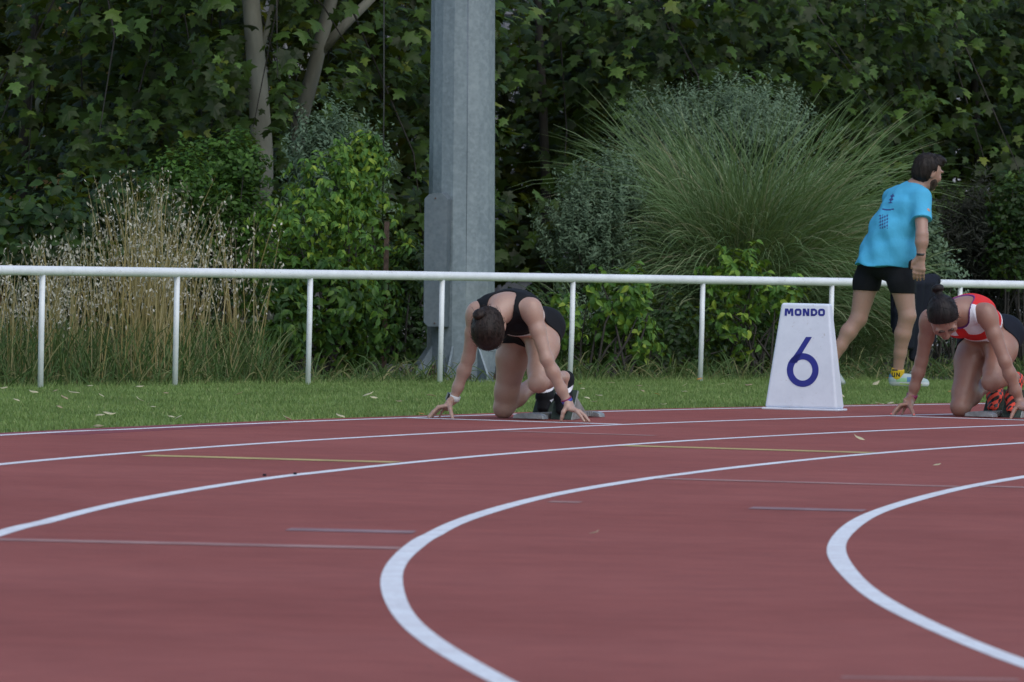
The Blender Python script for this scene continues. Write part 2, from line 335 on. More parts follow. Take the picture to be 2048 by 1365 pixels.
def clear_of(pos, r):
    # no leaves hang right in front of the bare trunks
    pr = project(pos); keep = np.ones(len(pos), bool)
    for path, wd in zip(CLEAR, (34, 24, 16)):
        for a, b in zip(path[:-1], path[1:]):
            a, b = np.array(a, float), np.array(b, float); t = np.clip(((pr[:, :2]-a)@(b-a))/((b-a)@(b-a)), 0, 1); d = np.linalg.norm(pr[:, :2]-a-t[:, None]*(b-a), axis=1)
            keep &= ~((d < wd) & (pr[:, 2] < 51.4) & (r.uniform(0, 1, len(pos)) < .93))
    return keep
def tree(px, R, dia, trunk_px, label, n_low=230, n_up=120, xr=1.35, seed=0, fork=None, leafs=(.055, .15), nparts=300, gap=-.6, bark=None, back=0., fk=.3):
    r = np.random.default_rng(seed+100); Y = depthR(px, R); base = at(px, 600, Y)*[1, 1, 0]
    t = thing('plane_tree', base, label, 'tree', 'plane trees behind the fence')
    pts = [base] + [at(a, b, Y) for a, b in trunk_px]; last = pts[-1]; d = nz(pts[-1]-pts[-2]); pts += [last+d*1.2+[0, 0, .2], last+d*2+[.1, .2, 2.0]]
    rad = [dia/2*(1.15 if i == 0 else 1-.09*i) for i in range(len(pts))]
    mb = MB(); mb.tube(pts, rad, 12); mb.build('trunk', bark or M_TWIG, t, True)
    if fork: 
        mb = MB(); mb.tube([at(a, b, Y) for a, b in fork], [dia*fk, dia*fk*.9, dia*fk*.75][:len(fork)], 9); mb.build('limb', M_BARK, t, True)
    # clusters
    def vol(n, z0, z1, spread):
        c = np.zeros((n, 3)); 
        lat = r.uniform(-spread, spread, n); dep = r.uniform(-1.3, 2.6, n)-back
        rd_ = nz(np.r_[base[:2]-CEN, 0]); tg = np.array([-rd_[1], rd_[0], 0])
        c = base + lat[:, None]*tg + dep[:, None]*rd_; c[:, 2] = z0+(z1-z0)*r.uniform(0, 1, n)**.9
        return c
    c = np.vstack([vol(n_low, .55, 3.1, xr*1.05), vol(n_up, 3.1, 6.6, xr*1.5)])
    # drop clusters at random in patches so dark gaps stay
    keep = (np.sin(c[:, 0]*3.1+seed)+np.sin(c[:, 2]*3.7+c[:, 1]*1.3+seed*2) > gap); c = c[keep]
    nl = r.integers(14, 28, len(c)); ci = np.repeat(np.arange(len(c)), nl); n = len(ci)
    cdir = r.normal(0, 1, (len(c), 3)); cdir[:, 1] -= .9; cdir[:, 2] = -abs(cdir[:, 2])*.5; cdir /= np.linalg.norm(cdir, axis=1, keepdims=True)
    tt = r.uniform(-.3, .32, n); pos = c[ci]+cdir[ci]*tt[:, None]+r.normal(0, .085, (n, 3))
    out = pos-(base+[0, .3, 0]); out[:, 2] = 0; out /= np.linalg.norm(out, axis=1, keepdims=True)+.3
    out = out*.5+np.array([-.1, -.35, 0])
    Nrm = out*.75+np.array([0, 0, .75])+r.normal(0, .38, (n, 3)); Tip = cdir[ci]*.6+np.array([0, 0, -.75])+r.normal(0, .45, (n, 3))
    Rm = frames(Nrm, Tip); size = r.uniform(leafs[0], leafs[1], n)*np.where(pos[:, 2] > 3.2, 1.3, 1)
    ok_ = clear_of(pos, r); pos, Rm, size = pos[ok_], Rm[ok_], size[ok_]; n = len(pos)
    mb = MB(); ok = 0
    lowest = r.choice(len(c), min(26, len(c)), replace=False); lowest = lowest[clear_of(c[lowest], r)]
    for i in lowest:
        s0 = lerp(pts[-2], pts[-1], r.uniform(0, .8)); mid = (s0+c[i])/2+[0, 0, r.uniform(.05, .35)]
        mb.tube([s0, lerp(s0, mid, .6)+r.normal(0, .04, 3), mid, lerp(mid, c[i], .6)+r.normal(0, .04, 3), c[i]+cdir[i]*.25], [.014, .011, .009, .006, .003], 5, False)
    mb.build('branches', M_TWIG, t, True, kind='stuff')
    idx = pick(pos, nparts); rest = np.ones(n, bool); rest[idx] = False
    if nparts: leaf_parts(T_PLANE, M_PLO, t, pos[idx], Rm[idx], size[idx])
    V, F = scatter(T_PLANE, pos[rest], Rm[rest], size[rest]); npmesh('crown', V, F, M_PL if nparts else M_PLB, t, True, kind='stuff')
    return t
tree(524, 51.8, .17, [(524, 300), (515, 160), (502, 0)], 'plane tree with straight pale grey trunk behind the bright green shrub', seed=1, bark=M_BARK, fk=.13, fork=[(513, 140), (535, 55), (560, -60)], n_low=170)
tree(596, 52.4, .13, [(598, 250), (628, 140), (662, 0)], 'plane tree with slanting forked grey trunk beside the straight-trunked plane tree', seed=2, bark=M_BARK, fork=[(640, 105), (690, 50), (790, -50)], n_low=150)
tree(40, 53.7, .085, [(45, 300), (60, 150), (70, 0)], 'dark leafy plane tree behind the tall dry grass', seed=3, back=1.7, gap=-.75, n_low=260, xr=1.5)
tree(1092, 54.7, .085, [(1092, 380), (1085, 200), (1075, 0)], 'plane tree with thin dark trunk just right of the mast', seed=4, back=1.7, gap=-.75, n_low=300, xr=1.5)
tree(1480, 55.1, .085, [(1490, 380), (1500, 200), (1510, 0)], 'leafy plane tree rising behind the tall grass clump', seed=5, back=1.7, gap=-.75, n_low=300, xr=1.5)
tree(1960, 55.5, .085, [(1960, 380), (1950, 200), (1940, 0)], 'dark leafy plane tree rising behind the man in the blue shirt', seed=6, back=1.7, gap=-.75, n_low=330, xr=1.6, leafs=(.08, .15))

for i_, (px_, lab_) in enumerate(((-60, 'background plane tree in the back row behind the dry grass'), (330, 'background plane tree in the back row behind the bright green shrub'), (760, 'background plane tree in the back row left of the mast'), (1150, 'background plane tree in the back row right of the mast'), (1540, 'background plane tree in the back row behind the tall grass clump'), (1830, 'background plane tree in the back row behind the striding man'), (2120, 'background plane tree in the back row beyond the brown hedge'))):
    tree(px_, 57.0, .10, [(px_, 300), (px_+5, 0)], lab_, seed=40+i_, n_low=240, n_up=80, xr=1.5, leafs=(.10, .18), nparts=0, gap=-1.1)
def blob_points(r, blobs, n):
    """points spread in a union of ellipsoids, denser towards the skin; blobs: (centre, radii, weight)"""
    ws = np.array([b[2] for b in blobs], float); k = r.choice(len(blobs), n, p=ws/ws.sum())
    d = r.normal(0, 1, (n, 3)); d /= np.linalg.norm(d, axis=1, keepdims=True); rad = r.uniform(.25, 1, n)**.45*(1+r.normal(0, .06, n))
    lump = 1+.2*np.sin(d[:, 0]*6+k)+.18*np.sin(d[:, 2]*8+d[:, 1]*5+2*k)+.1*np.sin(d[:, 0]*15+d[:, 2]*13+k)
    C = np.array([b[0] for b in blobs]); S = np.array([b[1] for b in blobs])
    return C[k]+d*S[k]*(rad*lump)[:, None], d
def shrub(name, label, cat, blobs_px, R, n, tpl, m, size, up=.5, droop=-.3, seed=0, parts=0, mo=None, sprig=0, stems=14, group=None, out=.8, minz=.02, depth=None):
    r = np.random.default_rng(seed+500); xc = np.mean([b[0] for b in blobs_px]); Yc = depthR(xc, R)
    sc = FPX/Yc; blobs = []
    for (px, py, wx, wy, wt) in blobs_px:
        c = at(px, py, depthR(px, R)); blobs.append((c, np.array([wx/sc, depth or min(wx, wy)/sc*.9, wy/sc]), wt))
    base = at(xc, 700, Yc)*[1, 1, 0]; t = thing(name, base, label, cat, group)
    pos, d = blob_points(r, blobs, n)
    if sprig:                                            # leaves set along short upright or hanging sprigs
        k = n//sprig; anchor, ad = pos[:k], d[:k]; ci = np.repeat(np.arange(k), sprig)
        sd_ = ad*.6+np.array([0, -.15, up])+r.normal(0, .35, (k, 3)); sd_ /= np.linalg.norm(sd_, axis=1, keepdims=True)
        L = size[1]*sprig*.22; tt = np.tile(np.linspace(0, 1, sprig), k)*L
        pos = anchor[ci]+sd_[ci]*tt[:, None]; pos[:, 2] += droop*.5*(tt/L)**2*L
        side = np.cross(sd_[ci], [0, 0, 1.])*np.where(np.arange(len(ci)) % 2, 1, -1)[:, None]
        Tip = sd_[ci]*.7+side*.8+np.array([0, 0, droop])+r.normal(0, .3, (len(ci), 3)); d = ad[ci]
    else: Tip = d*.6+np.array([0, 0, droop])+r.normal(0, .6, pos.shape)
    ok = pos[:, 2] > minz; pos, Tip, d = pos[ok], Tip[ok], d[ok]; k = len(pos)
    Nrm = d*out+np.array([0, -.2, up])+r.normal(0, .45, (k, 3)); Rm = frames(Nrm, Tip); sz = r.uniform(size[0], size[1], k)
    mb = MB()
    for i in range(stems):
        q = pos[r.integers(k)]; b0 = base+[r.normal(0, .1), r.normal(0, .06), 0]; mb.tube([b0, lerp(b0, q, .5)+r.normal(0, .05, 3)+[0, 0, .05], q], [.011, .007, .003], 5, False)
    mb.build('stems', M_TWIG, t, True)
    rest = np.ones(k, bool)
    if parts:
        idx = pick(pos, parts, front=project(pos)[:, 2]); rest[idx] = False; leaf_parts(tpl, mo, t, pos[idx], Rm[idx], sz[idx])
    V, F = scatter(tpl, pos[rest], Rm[rest], sz[rest]); npmesh('foliage', V, F, m, t, len(tpl[0]) > 4, kind='stuff')
    return t
GB = [(0, (.03, .075, .014)), (.5, (.058, .135, .024)), (1, (.11, .22, .04))]
GY = [(0, (.05, .125, .028)), (.5, (.105, .23, .04)), (.82, (.20, .34, .05)), (1, (.36, .46, .06))]
GYD = [(0, (.025, .065, .016)), (.6, (.05, .12, .026)), (1, (.12, .21, .03))]
GS = [(0, (.095, .150, .085)), (.5, (.135, .205, .125)), (1, (.20, .275, .175))]
GD = [(0, (.015, .035, .010)), (.6, (.030, .066, .018)), (1, (.06, .12, .028))]
GBR = [(0, (.016, .017, .013)), (.6, (.035, .036, .028)), (1, (.06, .068, .05))]
M_GB, M_GS, M_GD, M_GBR = leafmat('bright_leaf', GB), leafmat('silver_leaf', GS, .6, .12), leafmat('dark_leaf', GD), leafmat('brown_needle', GBR, .8, .1)
M_GY, M_GYO, M_GYD = leafmat('yellowgreen_leaf_mass', GY), leafmat('yellowgreen_leaf', GY, obj=True), leafmat('lower_leaf', GYD)
TS_SIL = tpl_small(.17); TS_THIN, TS_NEED = tpl_small(.24), tpl_small(.07)
shrub('green_shrub', 'dense bright green small-leaved shrub in front of the straight-trunked plane tree', 'shrub', [(465, 345, 80, 70, 3), (360, 380, 65, 70, 2), (440, 440, 120, 70, 3), (430, 520, 130, 90, 2)], 50.2, 9000, tpl_ovate(.27, .1), M_GB, (.028, .05), .7, .3, 1, sprig=5)
shrub('silver_shrub', 'upright grey-green silvery shrub behind the yellow-green bush left of the mast', 'shrub', [(650, 330, 60, 90, 3), (720, 340, 50, 70, 2), (660, 430, 90, 80, 2)], 50.3, 11000, TS_SIL, M_GS, (.032, .05), .9, .7, 2, sprig=12)
shrub('yellow_green_shrub', 'bush with drooping yellow-green leaves between the dry grass and the mast', 'shrub', [(660, 390, 75, 85, 3), (725, 360, 55, 75, 3), (610, 470, 100, 90, 3), (720, 480, 85, 90, 2), (640, 580, 120, 80, 1), (735, 310, 26, 36, 1)], 49.2, 4200, tpl_ovate(.25, .5), M_GY, (.034, .062), .45, -.9, 3, parts=300, mo=M_GYO, sprig=6)
shrub('leafy_shrub', 'dark green leafy undergrowth bush below the yellow-green bush', 'shrub', [(640, 610, 120, 110, 3), (560, 640, 60, 90, 1), (720, 640, 60, 100, 2)], 49.1, 3600, tpl_ovate(.25, .4), M_GYD, (.04, .075), .4, -.8, 4, sprig=6)
shrub('mast_side_shrub', 'dark green leafy shrub growing against the left of the mast', 'shrub', [(815, 560, 45, 80, 2), (810, 660, 50, 90, 2)], 49.6, 2200, tpl_ovate(.26, .3), M_GD, (.035, .06), .5, -.3, 5, sprig=5)
shrub('silver_shrub', 'large round silvery grey-green shrub behind the tall grass clump', 'shrub', [(1420, 270, 150, 80, 4), (1530, 260, 90, 70, 2), (1360, 330, 100, 90, 2), (1480, 380, 140, 120, 3)], 51.2, 30000, TS_SIL, M_GS, (.032, .050), .9, .6, 6, sprig=12, depth=.45)
shrub('silver_shrub', 'lower silvery grey-green shrub at the left edge of the tall grass clump', 'shrub', [(1215, 410, 80, 75, 3), (1170, 480, 75, 60, 2), (1230, 510, 90, 80, 2), (1190, 600, 100, 90, 1)], 50.4, 17000, TS_SIL, M_GS, (.030, .048), .9, .6, 7, sprig=12)
shrub('yellow_green_shrub', 'small yellow-green bush under the rail right of the black-clad sprinter', 'shrub', [(1245, 600, 60, 60, 3), (1250, 680, 70, 60, 2), (1130, 640, 30, 60, 1)], 48.9, 1000, tpl_ovate(.27, .45), M_GY, (.045, .075), .45, -.8, 8, parts=220, mo=M_GYO, sprig=5)
shrub('yellow_green_shrub', 'small yellow-green bush in front of the tall grass left of the number box', 'shrub', [(1480, 560, 55, 60, 3), (1560, 600, 60, 40, 2), (1475, 660, 60, 60, 1)], 48.9, 750, tpl_ovate(.27, .45), M_GY, (.045, .075), .45, -.8, 9, parts=200, mo=M_GYO, sprig=5)
shrub('leafy_shrub', 'dark low leafy undergrowth under the rail between mast and number box', 'shrub', [(1080, 660, 60, 90, 1), (1220, 690, 90, 80, 2), (1340, 680, 80, 80, 2), (1480, 690, 80, 70, 2)], 49.15, 4200, tpl_ovate(.25, .3), M_GD, (.03, .06), .4, -.5, 10, sprig=5)
shrub('brown_hedge', 'dull brown-grey needle-leaved hedge behind the man in the blue shirt', 'hedge', [(1940, 480, 75, 110, 3), (1960, 620, 110, 120, 3), (2060, 600, 100, 140, 2)], 50.6, 17000, TS_NEED, M_GBR, (.05, .11), .9, .9, 11, depth=.4)
shrub('silver_shrub', 'small pale silvery shrub beside the jacket on the rail', 'shrub', [(1858, 500, 22, 55, 3), (1875, 570, 40, 70, 2), (1900, 650, 40, 60, 1)], 49.3, 2600, TS_THIN, M_GS, (.035, .055), .8, .5, 12, sprig=7)
shrub('green_shrub', 'bright green leafy shrub beside the brown hedge at its far end', 'shrub', [(2040, 430, 55, 80, 2), (2030, 520, 50, 60, 1)], 50.1, 2600, tpl_ovate(.27, .1), M_GD, (.03, .06), .6, .1, 13, sprig=5)
shrub('leafy_shrub', 'dark ivy-like undergrowth behind the dry grass', 'shrub', [(80, 500, 130, 120, 2), (250, 480, 130, 140, 2), (100, 640, 150, 110, 1), (330, 620, 120, 110, 1)], 50.2, 4200, tpl_ovate(.3, .3), M_GD, (.05, .10), .4, -.4, 14, sprig=4)

# tall ornamental grass clump: arching ribbons
def ribbons(P0, D0, L, droop, width, seg=7, r=rng, bend=1.7):
    n = len(P0); s = np.linspace(0, 1, seg+1)
    d = D0/np.linalg.norm(D0, axis=1, keepdims=True); pts = np.zeros((n, seg+1, 3)); pts[:, 0] = P0; cur = d.copy()
    lat = d.copy(); lat[:, 2] = 0; lat /= np.linalg.norm(lat, axis=1, keepdims=True)+1e-9; phi0 = np.arccos(np.clip(d[:, 2], -1, 1))
    for k in range(seg):
        phi = phi0+droop*1.55*((k+.5)/seg)**bend; cur = lat*np.sin(phi)[:, None]; cur[:, 2] = np.cos(phi)
        pts[:, k+1] = pts[:, k]+cur*(L/seg)[:, None]
    g_ = r.normal(0, .7, (n, 3))+np.array([0, 1.2, 0]); tg = np.gradient(pts, axis=1); side = np.cross(tg, g_[:, None]); side /= np.linalg.norm(side, axis=2, keepdims=True)+1e-9
    wd = width[:, None]*np.sin(np.pi*np.clip(.18+.82*s, 0, 1))[None]**.5; wd[:, -1] = width*.08
    V = np.stack([pts-side*wd[..., None], pts+side*wd[..., None]], 2).reshape(n, -1, 3)
    f = np.array([(2*k, 2*k+1, 2*k+3, 2*k+2) for k in range(seg)])
    return V.reshape(-1, 3), (f[None]+(np.arange(n)*2*(seg+1))[:, None, None]).reshape(-1, 4)
GG = [(0, (.10, .17, .07)), (.4, (.155, .25, .105)), (.75, (.22, .325, .155)), (.94, (.33, .37, .21)), (1, (.50, .44, .29))]
M_PAMP = leafmat('arching_grass_blade', GG, .55, .25); M_OAT = leafmat('dry_grass_stalk', [(0, (.19, .155, .06)), (.5, (.32, .25, .10)), (1, (.43, .36, .20))], .8, .1)
M_WEED = leafmat('weed_blade', [(0, (.04, .08, .02)), (.6, (.08, .14, .04)), (1, (.24, .22, .10))], .6, .1); M_SPIK = leafmat('oat_spikelet', [(0, (.30, .27, .20)), (.6, (.48, .44, .35)), (1, (.72, .68, .58))], .8, .15)
def grass_clump(name, label, px, R, nb, hgt, spread, seed, basew=.28, dep=.5):
    r = np.random.default_rng(seed); Y = depthR(px, R); b = at(px, 700, Y)*[1, 1, 0]; t = thing(name, b, label, 'grass clump')
    a = r.uniform(0, 2*np.pi, nb); q = r.uniform(0, 1, nb)**.6; P0 = b+np.stack([q*basew*np.cos(a), q*basew*.7*np.sin(a), np.zeros(nb)], 1)
    az = a+r.normal(0, .85, nb); lean = (.25+q)*spread*r.uniform(.3, 1.4, nb); D = np.stack([np.cos(az)*lean, np.sin(az)*lean*dep, np.ones(nb)], 1)+r.normal(0, .06, (nb, 3))
    tall = r.uniform(0, 1, nb) < .05; D[tall, :2] *= .5; L = hgt*np.where(tall, r.uniform(.95, 1.2, nb), r.uniform(.25, 1.0, nb)*(1.05-.25*q))
    V, F = ribbons(P0, D, L, np.where(tall, r.uniform(.4, 1.3, nb), r.uniform(.5, 1.6, nb)), r.uniform(.0022, .0045, nb), 12, r, 1.5)
    npmesh('blades', V, F, M_PAMP, t, True, kind='stuff'); return t
grass_clump('ornamental_grass', 'huge arching green-grey grass clump behind the rail and the number box', 1485, 49.9, 16000, 1.92, .13, 11, .44)
grass_clump('ornamental_grass', 'smaller drooping grass clump behind the striding man', 1680, 49.7, 5500, 1.1, .16, 12, .28)
grass_clump('ornamental_grass', 'wispy thin grass clump behind the black-clad sprinter', 1170, 49.9, 600, .8, .4, 13, .22)

# dry oats on the left
def oats():
    r = np.random.default_rng(21); Vs, Fs3, Fs4, mi = [], [], [], []
    V3 = []; V4 = []; n4 = 0
    pxs = np.concatenate([r.uniform(-160, 360, 190), r.normal(110, 45, 80), r.normal(295, 50, 150), r.normal(460, 40, 55)]); P0 = []; L = []
    tops = []
    for px in pxs:
        R = r.uniform(48.4, 50.0); Y = depthR(px, R); p = at(px, 700, Y)*[1, 1, 0]; P0.append(p)
        hm = .80+.42*math.exp(-((px-290)/110)**2)+.30*math.exp(-((px-470)/60)**2)
        L.append(hm*r.uniform(.55, 1.12))
    P0 = np.array(P0); L = np.array(L); n = len(P0); D = np.stack([r.normal(0, .13, n), r.normal(0, .1, n), np.ones(n)], 1)
    dr = r.uniform(0, .16, n); seg = 6; st = r.bit_generator.state
    V, F = ribbons(P0, D, L, dr, r.uniform(.0022, .004, n), seg, r)
    W = V.reshape(n, seg+1, 2, 3).mean(2)
    # spikelets hanging along the upper third
    ns = 14; k = np.repeat(np.arange(n), ns); u = r.uniform(.60, 1.02, len(k)); f = np.clip(u*seg, 0, seg-1e-3); i0 = f.astype(int); fr = (f-i0)[:, None]
    pos = W[k, i0]*(1-fr)+W[k, i0+1]*fr+r.normal(0, .034, (len(k), 3))*(1.25-u)[:, None]*2.0
    Rm = frames(r.normal(0, 1, (len(k), 3))+np.array([0, -.6, 0]), np.array([0, 0, -1.])+r.normal(0, .45, (len(k), 3)))
    SV, SF = scatter(tpl_small(.2), pos, Rm, r.uniform(.018, .036, len(k)))
    # green blades between
    m = 2600; pg = r.uniform(-160, 560, m); pg = np.array([at(px, 700, depthR(px, R_))*[1, 1, 0] for px, R_ in zip(pg, r.uniform(48.3, 49.6, m))])
    GV, GF = ribbons(pg, np.stack([r.normal(0, .3, m), r.normal(0, .25, m), np.ones(m)], 1), r.uniform(.12, .5, m), r.uniform(.1, .5, m), r.uniform(.002, .004, m), 4, r)
    org = at(250, 700, depthR(250, 49))*[1, 1, 0]
    t = npmesh('dry_grass', np.vstack([V, SV, GV]), [SF+len(V), F, GF+len(V)+len(SV)], [M_SPIK, M_OAT, M_WEED], None, False, np.r_[np.zeros(len(SF)), np.ones(len(F)), np.full(len(GF), 2)], 'stuff', org)
    tag(t, 'tall dry straw-coloured wild oats with pale hanging seed heads behind the rail', 'dry grass')
oats()
# litter and weeds along the foot of the fence
r = np.random.default_rng(31); m = 3200; pg = np.array([at(px, 700, depthR(px, R_))*[1, 1, 0] for px, R_ in zip(r.uniform(-150, 2200, m), r.uniform(48.25, 49.2, m))])
V, F = ribbons(pg, np.stack([r.normal(0, .6, m), r.normal(0, .5, m), np.ones(m)], 1), r.uniform(.06, .26, m), r.uniform(.2, .9, m), r.uniform(.002, .004, m), 4, r)
tag(npmesh('weeds', V, F, M_WEED, None, False, kind='stuff'), 'low straggly weeds along the foot of the rail fence', 'weeds')

# ------------------------------------------------------------------ buildings glimpsed through the leaves
M_OCHRE = mat('ochre_render', (.46, .30, .14), .9, .12, 3); M_PALE = mat('pale_render', (.55, .56, .6), .85, .1, 3); M_GLASSD = mat('dark_window_glass', (.03, .035, .04), .15, .1); M_SHUT = mat('grey_louvre', (.36, .37, .40), .7, .1)
def building(label, px0, px1, R, hgt, m, louvre):
    a, b = at(px0, 600, depthR(px0, R))*[1, 1, 0], at(px1, 600, depthR(px1, R))*[1, 1, 0]; c = (a+b)/2; u = nz(b-a); v = np.array([-u[1], u[0], 0]); L = np.linalg.norm(b-a)/2
    t = thing('building', c, label, 'building'); ax = np.array([u, v, [0, 0, 1]])
    mb = MB(); mb.box(c+v*3+[0, 0, hgt/2], ax, (L, 3, hgt/2)); mb.build('wall', m, t)
    mb = MB(); mb.box(c+v*3+[0, 0, hgt+.15], ax, (L+.2, 3.2, .15)); mb.build('roof', M_PALE, t)
    k = int(L*2/1.8)
    for i in range(k):
        p = c+u*(-L+(i+.5)*2*L/k)
        if louvre:
            for z in np.arange(.5, 3.6, .16): mb = MB(); mb.box(p+[0, 0, z]-v*.03, ax, (.55, .04, .04)); mb.build('slat', M_SHUT, t)
        else:
            mb = MB(); mb.box(p+[0, 0, 2.1]-v*.02, ax, (.4, .03, .6)); wn = mb.build('window', M_PALE, t); mb = MB(); mb.box(p+[0, 0, 2.1]-v*.05, ax, (.34, .012, .54)); mb.build('pane', M_GLASSD, wn)
building('ochre rendered building glimpsed through the trees behind the dry grass', -500, 480, 61, 4.2, M_OCHRE, False)
building('pale building with grey louvres glimpsed through the trees behind the mast', 560, 2500, 62, 4.0, M_PALE, True)

# ------------------------------------------------------------------ solid modelling of bodies: smooth-blended fields, polygonised by surface nets
def f_cone(P, a, b, ra, rb):
    ba = b-a; t = np.clip(((P-a)@ba)/(ba@ba+1e-12), 0, 1); return np.linalg.norm(P-a-t[:, None]*ba, axis=1)-(ra+(rb-ra)*t)
def f_econe(P, a, b, u, r0, r1):
    ba = b-a; L = np.linalg.norm(ba); w_ = ba/L; u = nz(u-w_*(u@w_)); v = np.cross(w_, u); q = P-a; s = q@w_; t = np.clip(s/L, 0, 1); ez = s-t*L
    ru = r0[0]+(r1[0]-r0[0])*t; rv = r0[1]+(r1[1]-r0[1])*t; mn = np.minimum(ru, rv)
    return (np.sqrt(((q@u)/ru)**2+((q@v)/rv)**2+(ez/mn)**2)-1)*mn
def f_ell(P, c, A, r):
    q = (P-c)@np.asarray(A).T; r = np.asarray(r); k0 = np.linalg.norm(q/r, axis=1); k1 = np.linalg.norm(q/(r*r), axis=1)+1e-9; return k0*(k0-1)/k1
class Solid:
    def __init__(s): s.p = []
    def cone(s, a, b, ra, rb, k=.02): 
        a, b = np.asarray(a, float), np.asarray(b, float); m = max(ra, rb); s.p.append((lambda P: f_cone(P, a, b, ra, rb), np.minimum(a, b)-m, np.maximum(a, b)+m, k)); return s
    def econe(s, a, b, u, r0, r1, k=.02):
        a, b, u = np.asarray(a, float), np.asarray(b, float), np.asarray(u, float); m = max(*r0, *r1); s.p.append((lambda P: f_econe(P, a, b, u, r0, r1), np.minimum(a, b)-m, np.maximum(a, b)+m, k)); return s
    def ell(s, c, A, r, k=.02):
        c = np.asarray(c, float); m = max(r); s.p.append((lambda P: f_ell(P, c, A, r), c-m, c+m, k)); return s
    def field(s, P):
        d = np.full(len(P), .5)
        for f, lo, hi, k in s.p: d = smin(d, f(P), k)
        return d
    def bounds(s): return np.min([p[1] for p in s.p], 0)-.03, np.max([p[2] for p in s.p], 0)+.03
    def grid(s, h, lo=None, hi=None):
        if lo is None: lo, hi = s.bounds()
        n = np.ceil((hi-lo)/h).astype(int)+1; G = np.full(n, .5, np.float32); ax = [lo[i]+h*np.arange(n[i]) for i in range(3)]
        for f, a, b, k in s.p:
            i0 = np.clip(np.floor((a-.07-lo)/h).astype(int), 0, n-1); i1 = np.clip(np.ceil((b+.07-lo)/h).astype(int)+1, 1, n)
            X = np.stack(np.meshgrid(*[ax[i][i0[i]:i1[i]] for i in range(3)], indexing='ij'), -1); sh = X.shape[:3]
            if min(sh) == 0: continue
            d = f(X.reshape(-1, 3)).reshape(sh).astype(np.float32); sl = tuple(slice(i0[i], i1[i]) for i in range(3)); G[sl] = smin(G[sl], d, k)
        return G, lo, h
def smin(a, b, k):
    h = np.maximum(k-np.abs(a-b), 0)/k; return np.minimum(a, b)-h*h*k*.25
def gpoints(G, lo, h):
    return np.stack(np.meshgrid(*[lo[i]+h*np.arange(G.shape[i]) for i in range(3)], indexing='ij'), -1).reshape(-1, 3)
def nets(G, lo, h):
    S = G < 0; nx, ny, nz_ = G.shape; cell = np.zeros((nx-1, ny-1, nz_-1), np.int8)
    cor = [(i, j, k) for i in (0, 1) for j in (0, 1) for k in (0, 1)]
    for i, j, k in cor: cell += S[i:nx-1+i, j:ny-1+j, k:nz_-1+k]
    act = np.argwhere((cell > 0) & (cell < 8)); ID = np.full(cell.shape, -1, np.int64); ID[tuple(act.T)] = np.arange(len(act))
    acc = np.zeros((len(act), 3)); cnt = np.zeros(len(act)); val = {c: G[act[:, 0]+c[0], act[:, 1]+c[1], act[:, 2]+c[2]] for c in cor}
    for c in cor:
        for ax in range(3):
            if c[ax] == 0:
                d = list(c); d[ax] = 1; d = tuple(d); a, b = val[c], val[d]; m = (a < 0) != (b < 0); t = np.where(m, a/(a-b+1e-20), 0)
                p = np.tile(np.array(c, float), (len(act), 1)); p[:, ax] = t; acc[m] += p[m]; cnt[m] += 1
    V = lo+h*(act+acc/cnt[:, None]); Q = []
    for ax in range(3):
        sl0 = [slice(None)]*3; sl1 = [slice(None)]*3; sl0[ax] = slice(0, -1); sl1[ax] = slice(1, None)
        A, B = S[tuple(sl0)], S[tuple(sl1)]; e = np.argwhere(A != B); o1, o2 = (ax+1) % 3, (ax+2) % 3
        e = e[(e[:, o1] > 0) & (e[:, o2] > 0) & (e[:, o1] < G.shape[o1]-1) & (e[:, o2] < G.shape[o2]-1)]
        def cid(d1, d2):
            q = e.copy(); q[:, o1] -= d1; q[:, o2] -= d2; return ID[tuple(q.T)]
        q = np.stack([cid(1, 1), cid(0, 1), cid(0, 0), cid(1, 0)], 1); fl = ~A[tuple(e.T)]; q[fl] = q[fl][:, ::-1]; Q.append(q)
    return V, np.vstack(Q)
def region_mesh(name, G, lo, h, mats, parent, idx=None):
    V, F = nets(G, lo, h); mi = None
    if idx is not None: mi = idx(V[F].mean(1))
    return npmesh(name, V, F, mats, parent, True, mi)
def crop(G, lo, h, a, b):
    i0 = np.clip(np.floor((a-lo)/h).astype(int), 0, np.array(G.shape)-2); i1 = np.clip(np.ceil((b-lo)/h).astype(int)+1, i0+2, G.shape)
    return G[i0[0]:i1[0], i0[1]:i1[1], i0[2]:i1[2]].copy(), lo+h*i0

def skinmat(name, c, red=.2):
    m, t, b = nodes(name); n = noise(t, 14, 5); n2 = noise(t, 90, 4); c = np.array(c)
    col = ramp(t, n, [(.3, tuple(c*[.98, .93, .91])), (.7, tuple(c*[1.02, 1.03, 1.03]))]); col = mixc(t, .25, col, ramp(t, n2, [(.3, (.82, .78, .76)), (.7, (1.08, 1.08, 1.08))]), 'MULTIPLY')
    t.links.new(col, b.inputs['Base Color']); b.inputs['Roughness'].default_value = .42; b.inputs['Specular IOR Level'].default_value = .5
    b.inputs['Subsurface Weight'].default_value = .12; b.inputs['Subsurface Radius'].default_value = (.012, .004, .002); b.inputs['Subsurface Scale'].default_value = .6
    bump(t, b, noise(t, 60, 4), .12, .004); return m
def hairmat(name, c):
    m, t, b = nodes(name); n = noise(t, 60, 6, stretch=(1, 1, .12)); c = np.array(c)
    t.links.new(ramp(t, n, [(.35, tuple(c*.5)), (.7, tuple(c*1.5))]), b.inputs['Base Color']); b.inputs['Roughness'].default_value = .55; b.inputs['Specular IOR Level'].default_value = .25; bump(t, b, n, .7, .006); return m
